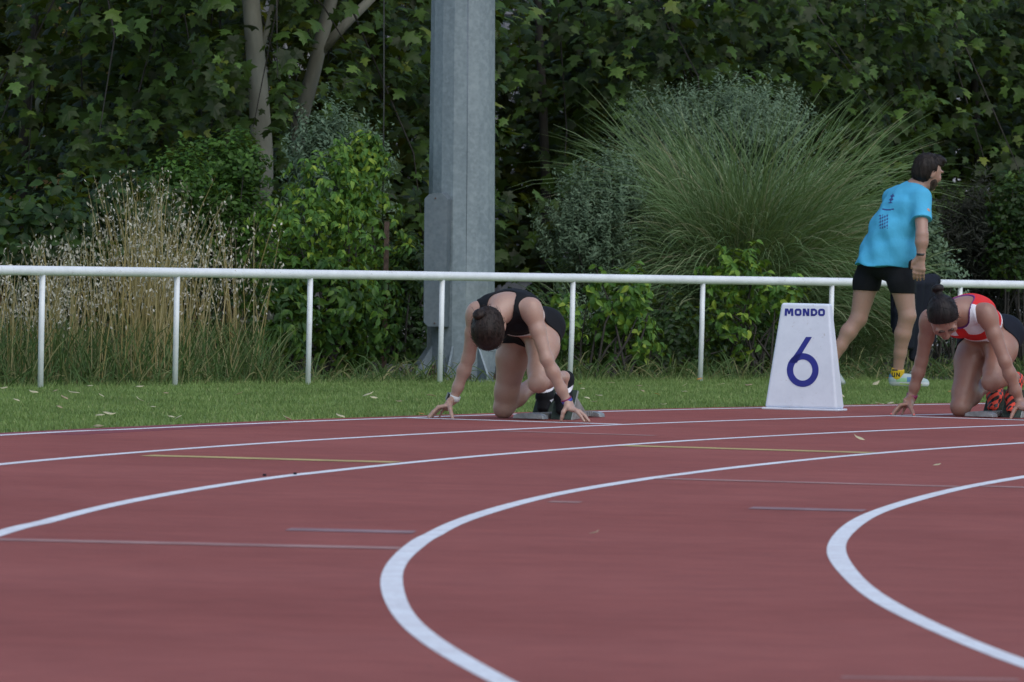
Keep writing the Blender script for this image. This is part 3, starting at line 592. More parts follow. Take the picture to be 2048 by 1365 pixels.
def clothmat(name, c, rough=.8, fold=.35):
    m, t, b = nodes(name); n = noise(t, 5, 3); c = np.array(c); t.links.new(ramp(t, n, [(.3, tuple(c*.88)), (.7, tuple(np.minimum(c*1.1, 1)))]), b.inputs['Base Color'])
    b.inputs['Roughness'].default_value = rough; b.inputs['Specular IOR Level'].default_value = .25; bump(t, b, noise(t, 16, 4, stretch=(1, 1, .6)), fold, .02); return m
M_SK1, M_SK2, M_SK3 = skinmat('fair_skin', (.40, .255, .20)), skinmat('tanned_skin', (.30, .165, .125)), skinmat('pale_skin', (.36, .215, .165))
M_HAIR1, M_HAIR2, M_HAIR3 = hairmat('dark_brown_hair', (.022, .014, .011)), hairmat('black_hair', (.014, .010, .010)), hairmat('short_brown_hair', (.016, .011, .009))
M_BEARD = hairmat('short_beard', (.05, .032, .026))
M_BLK, M_NAVY, M_RED, M_WHT = clothmat('black_fabric', (.006, .0065, .009)), clothmat('navy_fabric', (.006, .008, .016)), clothmat('red_fabric', (.62, .028, .03)), clothmat('white_fabric', (.72, .72, .78))
M_CYAN, M_PURP, M_ORNG = clothmat('sky_blue_fabric', (.075, .40, .64), .8, .35), clothmat('purple_trim', (.13, .03, .17)), clothmat('coral_fabric', (.75, .09, .06))
M_PEACH = clothmat('peach_trim', (.55, .28, .20)); M_YEL_S = clothmat('yellow_sock', (.60, .40, .02)); M_SOLE = mat('white_rubber', (.55, .57, .60), .6, .1); M_LIME = mat('lime_rubber', (.45, .60, .06), .6, .1)
M_SBLU = clothmat('blue_mesh', (.10, .20, .36)); M_SGRY = clothmat('grey_mesh', (.34, .42, .42)); M_SGRN = clothmat('pale_green_mesh', (.25, .45, .25)); M_PRINT = mat('navy_print', (.03, .06, .22), .7, .1)
M_LIP = mat('lip', (.32, .10, .085), .5, .1); M_BROW = mat('eyebrow', (.07, .04, .032), .7, .1); M_EYE = mat('eye_dark', (.02, .014, .012), .25, .1); M_STRAP = mat('white_strap', (.62, .62, .62), .5, .1); M_BPLAS = mat('black_plastic', (.012, .012, .014), .35, .1)
M_BLUB, M_MAG = mat('blue_band', (.03, .05, .35), .5, .1), mat('magenta_band', (.22, .025, .09), .5, .1); M_NAIL = mat('red_nail_varnish', (.75, .12, .12), .3, .1)

def hand(S, wri, kn, tips, thumb, upv, W, s=1.0):
    """palm from wrist to knuckles; tips: four fingertip points index..little; W: across-hand direction (towards index)"""
    W = nz(W); S.econe(wri, kn, W, (.023*s, .018*s), (.038*s, .014*s), .02)
    for i, tip in enumerate(tips):
        k0 = kn+W*(.030-.0195*i)*s; L = np.linalg.norm(tip-k0); m1 = lerp(k0, tip, .42)+upv*.016*s*(1.2-.1*i); m2 = lerp(k0, tip, .74)+upv*.012*s
        r = (.0092, .0095, .009, .0078)[i]*s
        S.cone(k0, m1, r*1.1, r, .010).cone(m1, m2, r, r*.9, .005).cone(m2, tip, r*.9, r*.72, .005)
    b = lerp(wri, kn, .3)+W*.022*s; m = lerp(b, thumb, .5)+W*.014*s+upv*.004
    S.cone(b, m, .0145*s, .0115*s, .015).cone(m, lerp(m, thumb, .55), .0112*s, .0098*s, .006).cone(lerp(m, thumb, .55), thumb, .0098*s, .0078*s, .006)
def head(S, c, hu, hf, s=1.0, nose=True):
    hu = nz(hu); hf = nz(hf-hu*(hf@hu)); hs = np.cross(hf, hu); A = np.array([hs, hf, hu]); q = lambda x, y, z: c+s*(hs*x+hf*y+hu*z)
    S.ell(q(0, -.012, .022), A, (.073*s, .093*s, .088*s), .02).ell(q(0, .022, -.02), A, (.063*s, .070*s, .075*s), .03).ell(q(0, .032, -.068), A, (.045*s, .050*s, .040*s), .035)
    if nose:
        S.cone(q(0, .088, .012), q(0, .108, -.022), .008*s, .0125*s, .012).ell(q(.013, .096, -.027), A, (.009*s, .010*s, .008*s), .008).ell(q(-.013, .096, -.027), A, (.009*s, .010*s, .008*s), .008)
        S.ell(q(0, .088, -.055), A, (.022*s, .008*s, .006*s), .008).ell(q(0, .086, -.066), A, (.018*s, .009*s, .007*s), .008).ell(q(0, .08, -.092), A, (.018*s, .014*s, .014*s), .02)
        for e in (-1, 1): S.ell(q(.034*e, .078, .030), A, (.024*s, .012*s, .008*s), .012).ell(q(.040*e, .066, -.02), A, (.022*s, .018*s, .02*s), .02)
    for e in (-1, 1): S.ell(q(.073*e, -.008, -.005), np.array([nz(hs*e+hf*-.35), nz(hf+hs*e*.35), hu]), (.008*s, .019*s, .031*s), .008)
    return A, q
def face_parts(q, A, s, root):
    for e in (-1, 1):
        mb = Solid(); mb.ell(q(.031*e, .082, .006), A, (.012*s, .008*s, .0042*s)); region_mesh('eye', *mb.grid(.0025), M_EYE, root)
        b = Solid(); b.cone(q(.012*e, .091, .024), q(.03*e, .089, .031), .0045*s, .004*s).cone(q(.03*e, .089, .031), q(.05*e, .074, .024), .004*s, .002*s); region_mesh('eyebrow', *b.grid(.0025), M_BROW, root)
    b = Solid(); b.ell(q(0, .094, -.060), A, (.022*s, .006*s, .008*s)); region_mesh('lips', *b.grid(.0025), M_LIP, root)
def shoe(name, heel, toe, upv, mats, root, L=None, sole=.010, idx=None, h=.0032, collar=None, vs=1.0):
    """heel, toe: points on the underside; mats per region"""
    f = nz(toe-heel); L = L or np.linalg.norm(toe-heel); u = nz(upv-f*(upv@f)); s = np.cross(u, f); loc = lambda x, y, z: heel+f*x+s*y+u*z
    S = Solid(); S.econe(loc(.032, 0, .030*vs), loc(.60*L, 0, .026*vs), s, (.031, .033*vs), (.042, .030*vs), .02).econe(loc(.60*L, .002, .026*vs), loc(L-.03, .004, .020), s, (.042, .030*vs), (.031, .022*vs), .02)
    S.econe(loc(.30*L, 0, .045), loc(.62*L, 0, .032), s, (.029, .034), (.034, .024), .02)
    if collar is None: collar = loc(.055, 0, .098)
    S.cone(loc(.05, 0, .045), collar, .036, .034, .03)
    G, lo, h = S.grid(h); P = gpoints(G, lo, h); z = ((P-heel)@u).reshape(G.shape).astype(np.float32); G = np.maximum(G, -z)
    zc = ((P-collar)@u).reshape(G.shape).astype(np.float32); G = np.maximum(G, zc)
    def mi(C):
        x, y, zz = (C-heel)@f/L, (C-heel)@s, (C-heel)@u; return idx(x, y, zz)
    return region_mesh(name, G, lo, h, mats, root, mi)

def crouch(name, label, J, F, S_, skin, hairm, hu, hf, outfit, bun, s=1.0, hs=1.0):
    """sprinter on the marks; J holds joints in metres, F heading, S_ her left side"""
    F = np.array([F[0], F[1], 0]); S_ = np.array([S_[0], S_[1], 0]); Z = np.array([0, 0, 1.])
    base = np.array([J['rknee'][0], J['rknee'][1], 0]); root = thing(name, base, label, 'person')
    N, Pm = J['neck'], lerp(J['rhip'], J['lhip'], .5); sp = nz(N-Pm); bn = nz(Z-sp*(Z@sp)); sm = lerp(J['rsh'], J['lsh'], .5)
    B = Solid(); W_ = lerp(Pm, N, .42)+bn*.012; Ch = lerp(Pm, N, .76)+bn*.004; uS = nz(J['lsh']-J['rsh']); uH = nz(J['lhip']-J['rhip'])
    B.econe(Pm-sp*.02, W_, uH, (.138*s, .100*s), (.108*s, .084*s), .05).econe(W_, Ch, uS, (.108*s, .084*s), (.132*s, .100*s), .05).econe(Ch, lerp(Ch, sm, .85), uS, (.132*s, .100*s), (.118*s, .070*s), .05)
    for e in (-1, 1):
        B.ell(Ch-bn*.072+uS*.062*e, np.array([uS, sp, bn]), (.055*s, .055*s, .045*s), .03)
        B.ell(Pm-sp*.035+uH*.07*e+bn*.02, np.eye(3), (.088*s, .088*s, .085*s), .05)
        B.ell(lerp(Ch, sm, .35)+uS*.085*e+bn*.045, np.array([uS, sp, bn]), (.05*s, .075*s, .03*s), .04)
    for a in ('r', 'l'):
        sh, el, wr, hi, kn, an = [J[a+x] for x in ('sh', 'elb', 'wri', 'hip', 'knee', 'ank')]
        B.cone(N, sh, .046*s, .044*s, .04).ell(lerp(sh, el, .12), np.eye(3), (.053*s, .053*s, .058*s), .03)
        B.cone(sh, lerp(sh, el, .45), .044*s, .041*s, .03).cone(lerp(sh, el, .45), el, .041*s, .033*s, .02)
        B.cone(el, lerp(el, wr, .30), .0325*s, .0345*s, .02).cone(lerp(el, wr, .30), lerp(el, wr, .7), .0345*s, .027*s, .02).cone(lerp(el, wr, .7), wr, .028*s, .0225*s, .02)
        B.cone(hi, lerp(hi, kn, .35), .088*s, .085*s, .05).cone(lerp(hi, kn, .35), lerp(hi, kn, .8), .085*s, .062*s, .03).cone(lerp(hi, kn, .8), kn, .062*s, .053*s, .03)
        fwd = nz(kn-hi); ax = nz(an-kn); back = nz(-(ax*(1))-fwd*.0); B.ell(kn+nz(fwd-ax)*.016, np.eye(3), (.043*s,)*3, .025)
        cb = nz(fwd*-1 + ax*(fwd@ax)); cm = lerp(kn, an, .30)+cb*.012
        B.cone(kn, cm, .046*s, .054*s, .03).cone(cm, lerp(kn, an, .65)+cb*.004, .054*s, .038*s, .03).cone(lerp(kn, an, .65)+cb*.004, an, .038*s, .031*s, .02).cone(an, J[a+'ball'], .031*s, .025*s, .02)
    B.cone(N-sp*.03, lerp(N, J['head'], .45), .062*s, .05*s, .05).cone(lerp(N, J['head'], .2), lerp(N, J['head'], .8), .048*s, .047*s, .03)
    A, q = head(B, J['head'], hu, hf, hs)
    for a, e in (('r', -1), ('l', 1)):
        H = J[a+'hand']; wr = J[a+'wri']; out = S_*e; kn = lerp(wr, H+Z*.045, .62)+out*.012; kn[2] = max(kn[2], .045)
        tips = [H+out*.082+F*.030+Z*.007, H+out*.098+F*.006+Z*.007, H+out*.088-F*.022+Z*.007, H+out*.060-F*.046+Z*.007]
        hand(B, wr, kn, tips, H-out*.045+F*.028+Z*.007, Z, F, s)
    G, lo, h = B.grid(.0042); G = np.maximum(G, -(gpoints(G, lo, h)[:, 2].reshape(G.shape)-.0015)).astype(np.float32)
    body = region_mesh('body', G, lo, h, skin, root); PT = gpoints(G, lo, h)
    # clothing: the body's own surface let out a few millimetres, cut along hems
    T = Solid(); T.p = B.p[:9]; uU = lambda P: (P-Pm)@sp/np.linalg.norm(N-Pm)
    a_, b_ = np.minimum(Pm, N)-.25, np.maximum(Pm, N)+.25; Gc, lc = crop(G, lo, h, a_, b_); Pc = gpoints(Gc, lc, h); td = T.field(Pc)-.022; u = uU(Pc)
    neckc = N+sp*.045+bn*.012; d = np.maximum(Gc.ravel()-.006, td); d = np.maximum(d, (outfit['hem']-u)*.45)
    d = np.maximum(d, outfit['neck']-f_econe(Pc, neckc+bn*.16, neckc-bn*.16, uS, (1, 1), (1, 1)) - 1 if False else -(np.linalg.norm((Pc-neckc)-np.outer((Pc-neckc)@bn, bn)*.55, axis=1)-outfit['neck']))
    for a in ('r', 'l'):
        c_ = J[a+'sh']+(1 if a == 'l' else -1)*uS*.055-sp*.02; d = np.maximum(d, -(np.linalg.norm((Pc-c_)-np.outer((Pc-c_)@bn, bn)*.3, axis=1)-outfit['arm']))
    region_mesh('running_top', d.reshape(Gc.shape).astype(np.float32), lc, h, outfit['top'], root, lambda C: outfit['topidx'](uU(C), (C-sm)@uS, (C-sm)@bn, np.linalg.norm((C-neckc)-np.outer((C-neckc)@bn, bn)*.55, axis=1)))
    d = np.maximum(Gc.ravel()-.0055, (u-outfit['waist'])*.45)
    for a, e in (('r', -1), ('l', 1)):
        hi, kn = J[a+'hip'], J[a+'knee']; ax = nz(kn-hi); cut = (Pc-hi)@nz(ax*.8+uH*e*(-.2)+bn*-.0)-.055+ .9*np.minimum((Pc-Pm)@uH*e-.02, 0)*0
        side = (Pc-Pm)@uH*e > 0; d = np.where(side, np.maximum(d, cut-.12*np.clip(.06-(Pc-Pm)@uH*e, 0, .06)*8*.6), d)
    region_mesh('briefs', d.reshape(Gc.shape).astype(np.float32), lc, h, outfit['brief'], root)
    # hair
    Hs = Solid(); Hs.ell(q(0, -.013, .022), A, (.081*hs, .101*hs, .097*hs)); Hs.ell(q(0, -.03, -.035), A, (.064*hs, .065*hs, .06*hs), .03)
    Gh, lh, hh = Hs.grid(.0035); Ph = gpoints(Gh, lh, hh); y = (Ph-J['head'])@A[1]/hs; z = (Ph-J['head'])@A[2]/hs; x = (Ph-J['head'])@A[0]/hs
    cut = y*.80-z*.60-.010+.10*np.maximum(-(z+.0), 0)*3; 
    ang = np.arctan2(x, z-.02+1e-6); Gh2 = Gh.ravel()+.0006*np.sin(ang*46+y*30)+.0005*np.sin(ang*97)
    hair = region_mesh('hair', np.maximum(Gh2, cut).reshape(Gh.shape).astype(np.float32), lh, hh, hairm, root)
    Bn = Solid(); bc = q(*bun); bd = nz(bc-q(0, 0, .02)); e1 = nz(np.cross(bd, A[0]+.01)); e2 = np.cross(bd, e1); BA = np.array([e1, e2, bd])
    for k in range(9):
        a = 2*math.pi*k/9; Bn.ell(bc+(e1*math.cos(a)+e2*math.sin(a))*.017, np.array([e1*math.cos(a)+e2*math.sin(a), nz(-e1*math.sin(a)+e2*math.cos(a)+bd*.5), bd]), (.013, .02, .016), .008)
    Bn.ell(bc+bd*.008, BA, (.02, .02, .016), .01).cone(q(0, 0, .02), bc-bd*.01, .02, .02, .01); region_mesh('hair_bun', *Bn.grid(.003), hairm, hair)
    mb = MB(); r = np.random.default_rng(5)
    for k in range(26):
        p0 = bc+r.normal(0, .014, 3); dr = nz(bd+r.normal(0, .9, 3)); l = r.uniform(.015, .05); mb.tube([p0, p0+dr*l*.6, p0+dr*l+[0, 0, -.01]], [.0008, .0006, .0003], 4, False)
    mb.build('loose_strands', hairm, hair, True)
    fuzz(hair, hairm, 260, .0012, .035, A[2]*-1)
    face_parts(q, A, hs, root)
    return root, q, A
def fuzz(hair, m, n, w_, L, along, seed=1):
    r = np.random.default_rng(seed); org = ORG[hair.name]; vs_ = hair.data.vertices; mb = MB()
    for i in r.integers(0, len(vs_), n):
        p = np.array(vs_[i].co)+org; nn = np.array(vs_[i].normal); d = nz(along+r.normal(0, .8, 3)); d = nz(d-nn*(d@nn)); l = r.uniform(.4, 1)*L
        mb.tube([p, p+d*l*.5+nn*l*.14, p+d*l+nn*l*.10], [w_, w_*.8, w_*.3], 3, False)
    mb.build('hair_strands', m, hair, True)
def band(name, a, b, t0, t1, r0, r1, m, root, part=None):
    mb = MB(); p, q = lerp(a, b, t0), lerp(a, b, t1); e_ = (q-p)*.04; mb.tube([p, p+e_, q-e_, q], [r0*.9, r0, r1, r1*.9], 14); return mb.build(name, m, root, True)
def spikes_shoe(root, J, a, F, mats, idx):
    """track spike standing on its toes against the pedal"""
    Z = np.array([0, 0, 1.]); toe = J[a+'toe']; heel = J[a+'heel']; nrm = nz(J[a+'ank']-lerp(heel, toe, .25)); return shoe('running_shoe', heel, toe, nrm, mats, root, L=.245, idx=idx, collar=lerp(heel+nrm*.05, J[a+'ank'], .98))
def joints(px, gr):
    J = {k: at(*v) for k, v in px.items()}; J.update({k: np.asarray(v, float) for k, v in gr.items()}); return J
def foot(J, a, F, ball, rise):
    """toe on the ground at ball, heel raised backwards up the pedal"""
    d = nz(np.array([-F[0]*math.cos(rise), -F[1]*math.cos(rise), math.sin(rise)])); t = np.array([ball[0], ball[1], .012]); J[a+'toe'] = t; J[a+'heel'] = t+d*.245
    n = nz(np.array([F[0]*math.sin(rise), F[1]*math.sin(rise), math.cos(rise)])); J[a+'ank'] = J[a+'heel']-d*.055+n*.075; J[a+'ball'] = t+d*.08+n*.03

def rad_frame(p):
    r = nz(np.asarray(p)[:2]-CEN); return np.array([-r[1], r[0]]), -r        # heading (anticlockwise), her left side
# --- sprinter in black
FB, SB = rad_frame((-.04, 36.39))
J = joints(dict(rsh=(954, 623, 36.08), lsh=(1062, 615, 35.97), relb=(937, 716, 36.17), lelb=(1093, 718, 35.93), rwri=(907, 799, 36.22), lwri=(1136, 806, 35.98), neck=(1008, 612, 36.02), head=(978, 656, 35.90),
    rhip=(1034, 662, 36.46), lhip=(1090, 655, 36.39), rknee=(1009, 814, 36.40), lknee=(1077, 764, 36.12)), {})
J['rknee'] = np.r_[gnd(1008, 837)[:2]+[0.0, .03], .057]
J['rhand'] = np.r_[gnd(893, 838)[:2], 0]; J['lhand'] = np.r_[gnd(1143, 845)[:2], 0]
foot(J, 'l', FB, at(1122, 836, 36.40), math.radians(62)); foot(J, 'r', FB, at(1084, 832, 36.74), math.radians(58))
out_b = dict(hem=.37, waist=.40, neck=.072, arm=.072, top=[M_BLK, M_PEACH, M_STRAP], brief=M_BLK,
    topidx=lambda u, x, z, n: np.where(u < .395, 1, np.where(u < .425, 2, 0)))
root, q, A = crouch('person', 'sprinter in black singlet and briefs crouching on her marks, head hanging, dark bun', J, FB, SB, M_SK1, M_HAIR1,
    (-.10, -.50, -.86), (.20, .80, -.56), out_b, (.028, -.108, -.012), .95, 1.04)
def idx_black(x, y, z): return np.where((z < .008), 1, np.where((np.abs((x*2.6-z*14) % 1-.5) < .16) & (x > .30) & (x < .72) & (z > .012), 2, 0))
for a in ('l', 'r'): spikes_shoe(root, J, a, FB, [M_BLK, M_BPLAS, M_WHT], idx_black)
w0 = band('wristwatch', J['relb'], J['rwri'], .90, 1.02, .0315, .031, M_STRAP, root); d = nz(J['rwri']-J['relb']); c = lerp(J['relb'], J['rwri'], .975); o_ = nz(np.array([-.9, -.25, .25])-d*(d@np.array([-.9, -.25, .25])))
mb = MB(); mb.box(c+o_*.033, np.array([np.cross(d, o_), d, o_]), (.016, .019, .006)); mb.build('watch_case', M_BPLAS, w0, False, .003)
band('wristband', J['lelb'], J['lwri'], .93, .985, .0285, .0275, M_BLUB, root); band('wristband', J['lelb'], J['lwri'], .90, .928, .029, .0285, M_MAG, root)
JB = J
# --- sprinter in red
FR, SR = rad_frame((2.47, 38.99))
J = joints(dict(rsh=(1860, 637, 38.86), lsh=(1972, 625, 38.70), relb=(1843, 722, 38.95), lelb=(2010, 723, 38.67), rwri=(1823, 796, 39.0), lwri=(2041, 806, 38.72), neck=(1924, 619, 38.78), head=(1886, 634, 38.64),
    rhip=(1950, 676, 39.18), lhip=(2012, 668, 39.10), rknee=(1924, 815, 38.98), lknee=(1984, 762, 38.84)), {})
J['rknee'] = np.r_[gnd(1922, 834)[:2]+[0, .03], .057]; rh = gnd(1817, 833); J['rhand'] = np.r_[rh[:2], 0]; J['lhand'] = np.r_[rh[:2]+SR*.66, 0]
foot(J, 'l', FR, at(2022, 834, 38.95), math.radians(62)); foot(J, 'r', FR, at(1984, 826, 39.28), math.radians(58))
def red_idx(u, x, z, n): return np.where(u < .415, 1, np.where(n < .081, 2, np.where((u > .80) & (np.abs(x) > .03) & (z < .045), 1, 0)))
out_r = dict(hem=.37, waist=.31, neck=.074, arm=.074, top=[M_RED, M_WHT, M_PURP], brief=M_NAVY, topidx=red_idx)
root, q, A = crouch('person', 'sprinter in red and white top crouching on her marks, face tilted down, high bun', J, FR, SR, M_SK2, M_HAIR2,
    (-.04, -.92, .36), (.20, -.34, -.92), out_r, (.0, -.142, .05), .99, 1.03)
def idx_coral(x, y, z): return np.where(z < .008, 1, np.where(np.sin(x*38+y*120)*np.sin(z*190+x*20) > .02, 1, 0))
for a in ('l', 'r'): spikes_shoe(root, J, a, FR, [M_ORNG, M_BPLAS], idx_coral)
band('wristband', J['relb'], J['rwri'], .90, 1.0, .031, .030, M_MAG, root)
for e, f_ in ((.088, .030), (-.045, .028)):
    b = Solid(); b.ell(J['rhand']+np.r_[-SR*e+FR*f_, .011], np.eye(3), (.007, .007, .005)); region_mesh('fingernail', *b.grid(.002), M_NAIL, root)
JR = J

# ------------------------------------------------------------------ starting blocks
M_ALU = mat('worn_aluminium', (.30, .31, .31), .45, .3, 25, .2, metal=.6); M_PAD = mat('dark_green_pad', (.035, .055, .045), .85, .2, 30, .3, bscale=150)
def blocks(label, J, F, S_):
    F = np.r_[F, 0]; S_ = np.r_[S_, 0]; Z = np.array([0, 0, 1.]); lt, rt_ = J['ltoe']*[1, 1, 0], J['rtoe']*[1, 1, 0]
    mid = lerp(lt, rt_, .5); back = -F; o = mid+back*(-.30)                     # front end of the rail
    t = thing('starting_block', o, label, 'starting block', 'starting blocks on the track'); ax = np.array([back, S_, Z])
    mb = MB(); mb.box(o+back*.40+Z*.019, ax, (.40, .030, .013)); rail = mb.build('rail', M_ALU, t, False, .004)
    for k in range(26):
        for e in (-1, 1): mb = MB(); mb.box(o+back*(.10+k*.026)+S_*e*.033+Z*.022, ax, (.0065, .004, .012)); mb.build('tooth', M_ALU, rail)
    for x, w_ in ((.03, .085), (.80, .075)):
        mb = MB(); n = 8; poly = [o+back*x-back*.035+S_*(w_*math.cos(math.pi*i/n))+Z*(.004+.030*math.sin(math.pi*i/n)**.5) for i in range(n+1)]; mb.prism(poly, back, .07); mb.build('anchor_plate', M_ALU, t, False, .003)
    for a, e in (('l', 1), ('r', -1)):
        toe, heel = J[a+'toe'], J[a+'heel']; d = nz(heel-toe); sd_ = S_; n = nz(np.cross(sd_, d)); n = n if n@F < 0 else -n        # pedal normal away from the foot
        c = toe+d*.075; mb = MB(); mb.box(c+n*.012, np.array([d, sd_, n]), (.085, .058, .009)); pd = mb.build('pedal', M_ALU, t, False, .004)
        mb = MB(); mb.box(c+n*.0015, np.array([d, sd_, n]), (.083, .056, .0025)); mb.build('pad', M_PAD, pd)
        top = c+n*.02+d*.05; foot_ = np.array([top[0]-F[0]*.13, top[1]-F[1]*.13, .03])
        for w_ in (-.05, .05): mb = MB(); mb.prism([toe+n*.022+sd_*w_, top+sd_*w_, foot_+sd_*w_, foot_*[1, 1, 0]+sd_*w_+[0, 0, .012]], sd_, .006); mb.build('side_plate', M_ALU, t)
        cl = toe+n*.05; cl[2] = .025; rp = o+back*((cl-o)@back); rp[2] = .025; mb = MB(); mb.tube([cl-S_*0, rp], .011, 8); mb.build('clamp_bar', M_ALU, t, True)
    return t
blocks('grey starting block with dark green pedals under the black-clad sprinter', JB, FB, SB)
blocks('grey starting block with dark pedals under the sprinter in red', JR, FR, SR)

# ------------------------------------------------------------------ lane number box
M_BOX, t_, b_ = nodes('white_moulded_plastic'); c_ = ramp(t_, noise(t_, 7, 6, rough=.7), [(.3, (.62, .67, .76)), (.6, (.70, .75, .84))]); c_ = mixc(t_, ramp(t_, noise(t_, 34, 6, rough=.8), [(.30, (.7, .7, .7)), (.39, (0, 0, 0))]), c_, (.40, .36, .36))
t_.links.new(c_, b_.inputs['Base Color']); b_.inputs['Roughness'].default_value = .5; bump(t_, b_, noise(t_, 18, 3), .06)
M_BLUE = mat('blue_lettering', (.014, .02, .23), .55, .1, 20)
fl, fr = gnd(1529, 819), gnd(1674, 823); ub = nz(fr-fl); vb = np.array([-ub[1], ub[0], 0]); HB = .592; wb = np.linalg.norm(fr-fl); DB, DT = .15, .07; cb_ = (fl+fr)/2+vb*DB/2
bx_ = thing('lane_marker_box', cb_, 'white tapered lane marker box with blue number 6 standing on the track', 'lane marker')
tpc = (at(1566, 610, fl[1]+.04), at(1655, 610, fr[1]+.04)); wt = np.linalg.norm(tpc[1]-tpc[0]); off = ub*(((tpc[0]+tpc[1])/2-(fl+fr)/2)@ub)
V = [cb_+ub*x*wb/2+vb*y*DB/2+[0, 0, .012] for x, y in ((-1, -1), (1, -1), (1, 1), (-1, 1))]+[cb_+off+ub*x*wt/2+vb*y*DT/2+[0, 0, HB] for x, y in ((-1, -1), (1, -1), (1, 1), (-1, 1))]
mb = MB(); mb.add(V, [(0, 1, 5, 4), (1, 2, 6, 5), (2, 3, 7, 6), (3, 0, 4, 7), (4, 5, 6, 7), (3, 2, 1, 0)]); mb.build('shell', M_BOX, bx_, False, .014, seg=4)
mb = MB(); mb.box(cb_+[0, 0, .006], np.array([ub, vb, [0, 0, 1]]), (wb/2+.014, DB/2+.012, .006)); mb.build('base_flange', M_BOX, bx_, False, .004)
p0 = V[0]; fnrm = nz(np.cross(V[1]-V[0], V[4]-V[0])); fnrm = fnrm if fnrm[1] < 0 else -fnrm
def onface(px, py):
    d = ray(px, py); o = np.array([0, 0, CAMH]); pl = p0+fnrm*.0008; return o+d*(((pl-o)@fnrm)/(d@fnrm))
def glyph(name, polys):
    mb = MB()
    for pl in polys: mb.prism([onface(*p) for p in pl], fnrm, .0012)
    return mb.build(name, M_BLUE, bx_)
def strip(path, w0, w1=None, close=False):
    """thick polyline in pixel space as quads"""
    out = []; n = len(path); L = []; 
    for i in range(n):
        a = np.array(path[(i-1) % n if close else max(i-1, 0)], float); b = np.array(path[(i+1) % n if close else min(i+1, n-1)], float); d = nz(b-a); nn = np.array([-d[1], d[0]]); p = np.array(path[i], float); L.append((p+nn*w0/2, p-nn*w0/2))
    for i in range(n if close else n-1): j = (i+1) % n; out.append([L[i][0], L[j][0], L[j][1], L[i][1]])
    return out
ring = [(1605.5+25.5*math.cos(a), 740.5+27.5*math.sin(a)) for a in np.linspace(0, 2*math.pi, 41)[:-1]]
stem = [[(1612, 674.5), (1624, 674.5), (1603.5, 707), (1585.5, 738), (1574.3, 738), (1577, 728), (1583, 718)]]
glyph('numeral', strip(ring, 12.6, close=True)+[[(1612, 674.3), (1624, 674.3), (1608, 700), (1596, 700)], [(1596, 700), (1608, 700), (1594, 726), (1578, 726)]])
def rrect(x0, x1, y0, y1, t, r=5):
    o = []
    for cx, cy, a0 in ((x1-r, y1-r, 0), (x0+r, y1-r, 90), (x0+r, y0+r, 180), (x1-r, y0+r, 270)):
        for k in range(5): a = math.radians(a0+90*k/4); o.append((cx+(r-t/2)*math.cos(a), cy+(r-t/2)*math.sin(a)))
    return strip(o, t, close=True)
def Y_(x): return (x-1570)*.012
yt, yb = 617.5, 632.0
glyph('letter', [[(1570, yt), (1574.5, yt), (1573.7, yb), (1569.2, yb)], [(1581.8, yt), (1586.3, yt), (1587, yb+.3), (1582.5, yb+.3)], [(1573, yt), (1576.5, yt), (1580, yb-3.5), (1576.5, yb-3.5)], [(1580, yt), (1583.5, yt), (1580, yb-3.5), (1576.5, yb-3.5)]])
glyph('letter', rrect(1589.3, 1603.2, yt+.2, yb+.2, 4.2)); 
glyph('letter', [[(1605.6, yt+.2), (1609.8, yt+.2), (1609.8, yb+.3), (1605.6, yb+.3)], [(1614.6, yt+.2), (1618.8, yt+.2), (1618.8, yb+.3), (1614.6, yb+.3)], [(1607, yt+.2), (1611, yt+.2), (1617.5, yb+.3), (1613.5, yb+.3)]])
glyph('letter', [[(1621.5, yt+.3), (1625.7, yt+.3), (1625.7, yb+.5), (1621.5, yb+.5)]]+strip([(1624, yt+2.2), (1629, yt+2.2), (1632, yt+4), (1633, yt+7.3), (1632, yt+11), (1629, yb-1.6), (1624, yb-1.6)], 4.2))
glyph('letter', rrect(1636.3, 1650, yt+.4, yb+.6, 4.2))

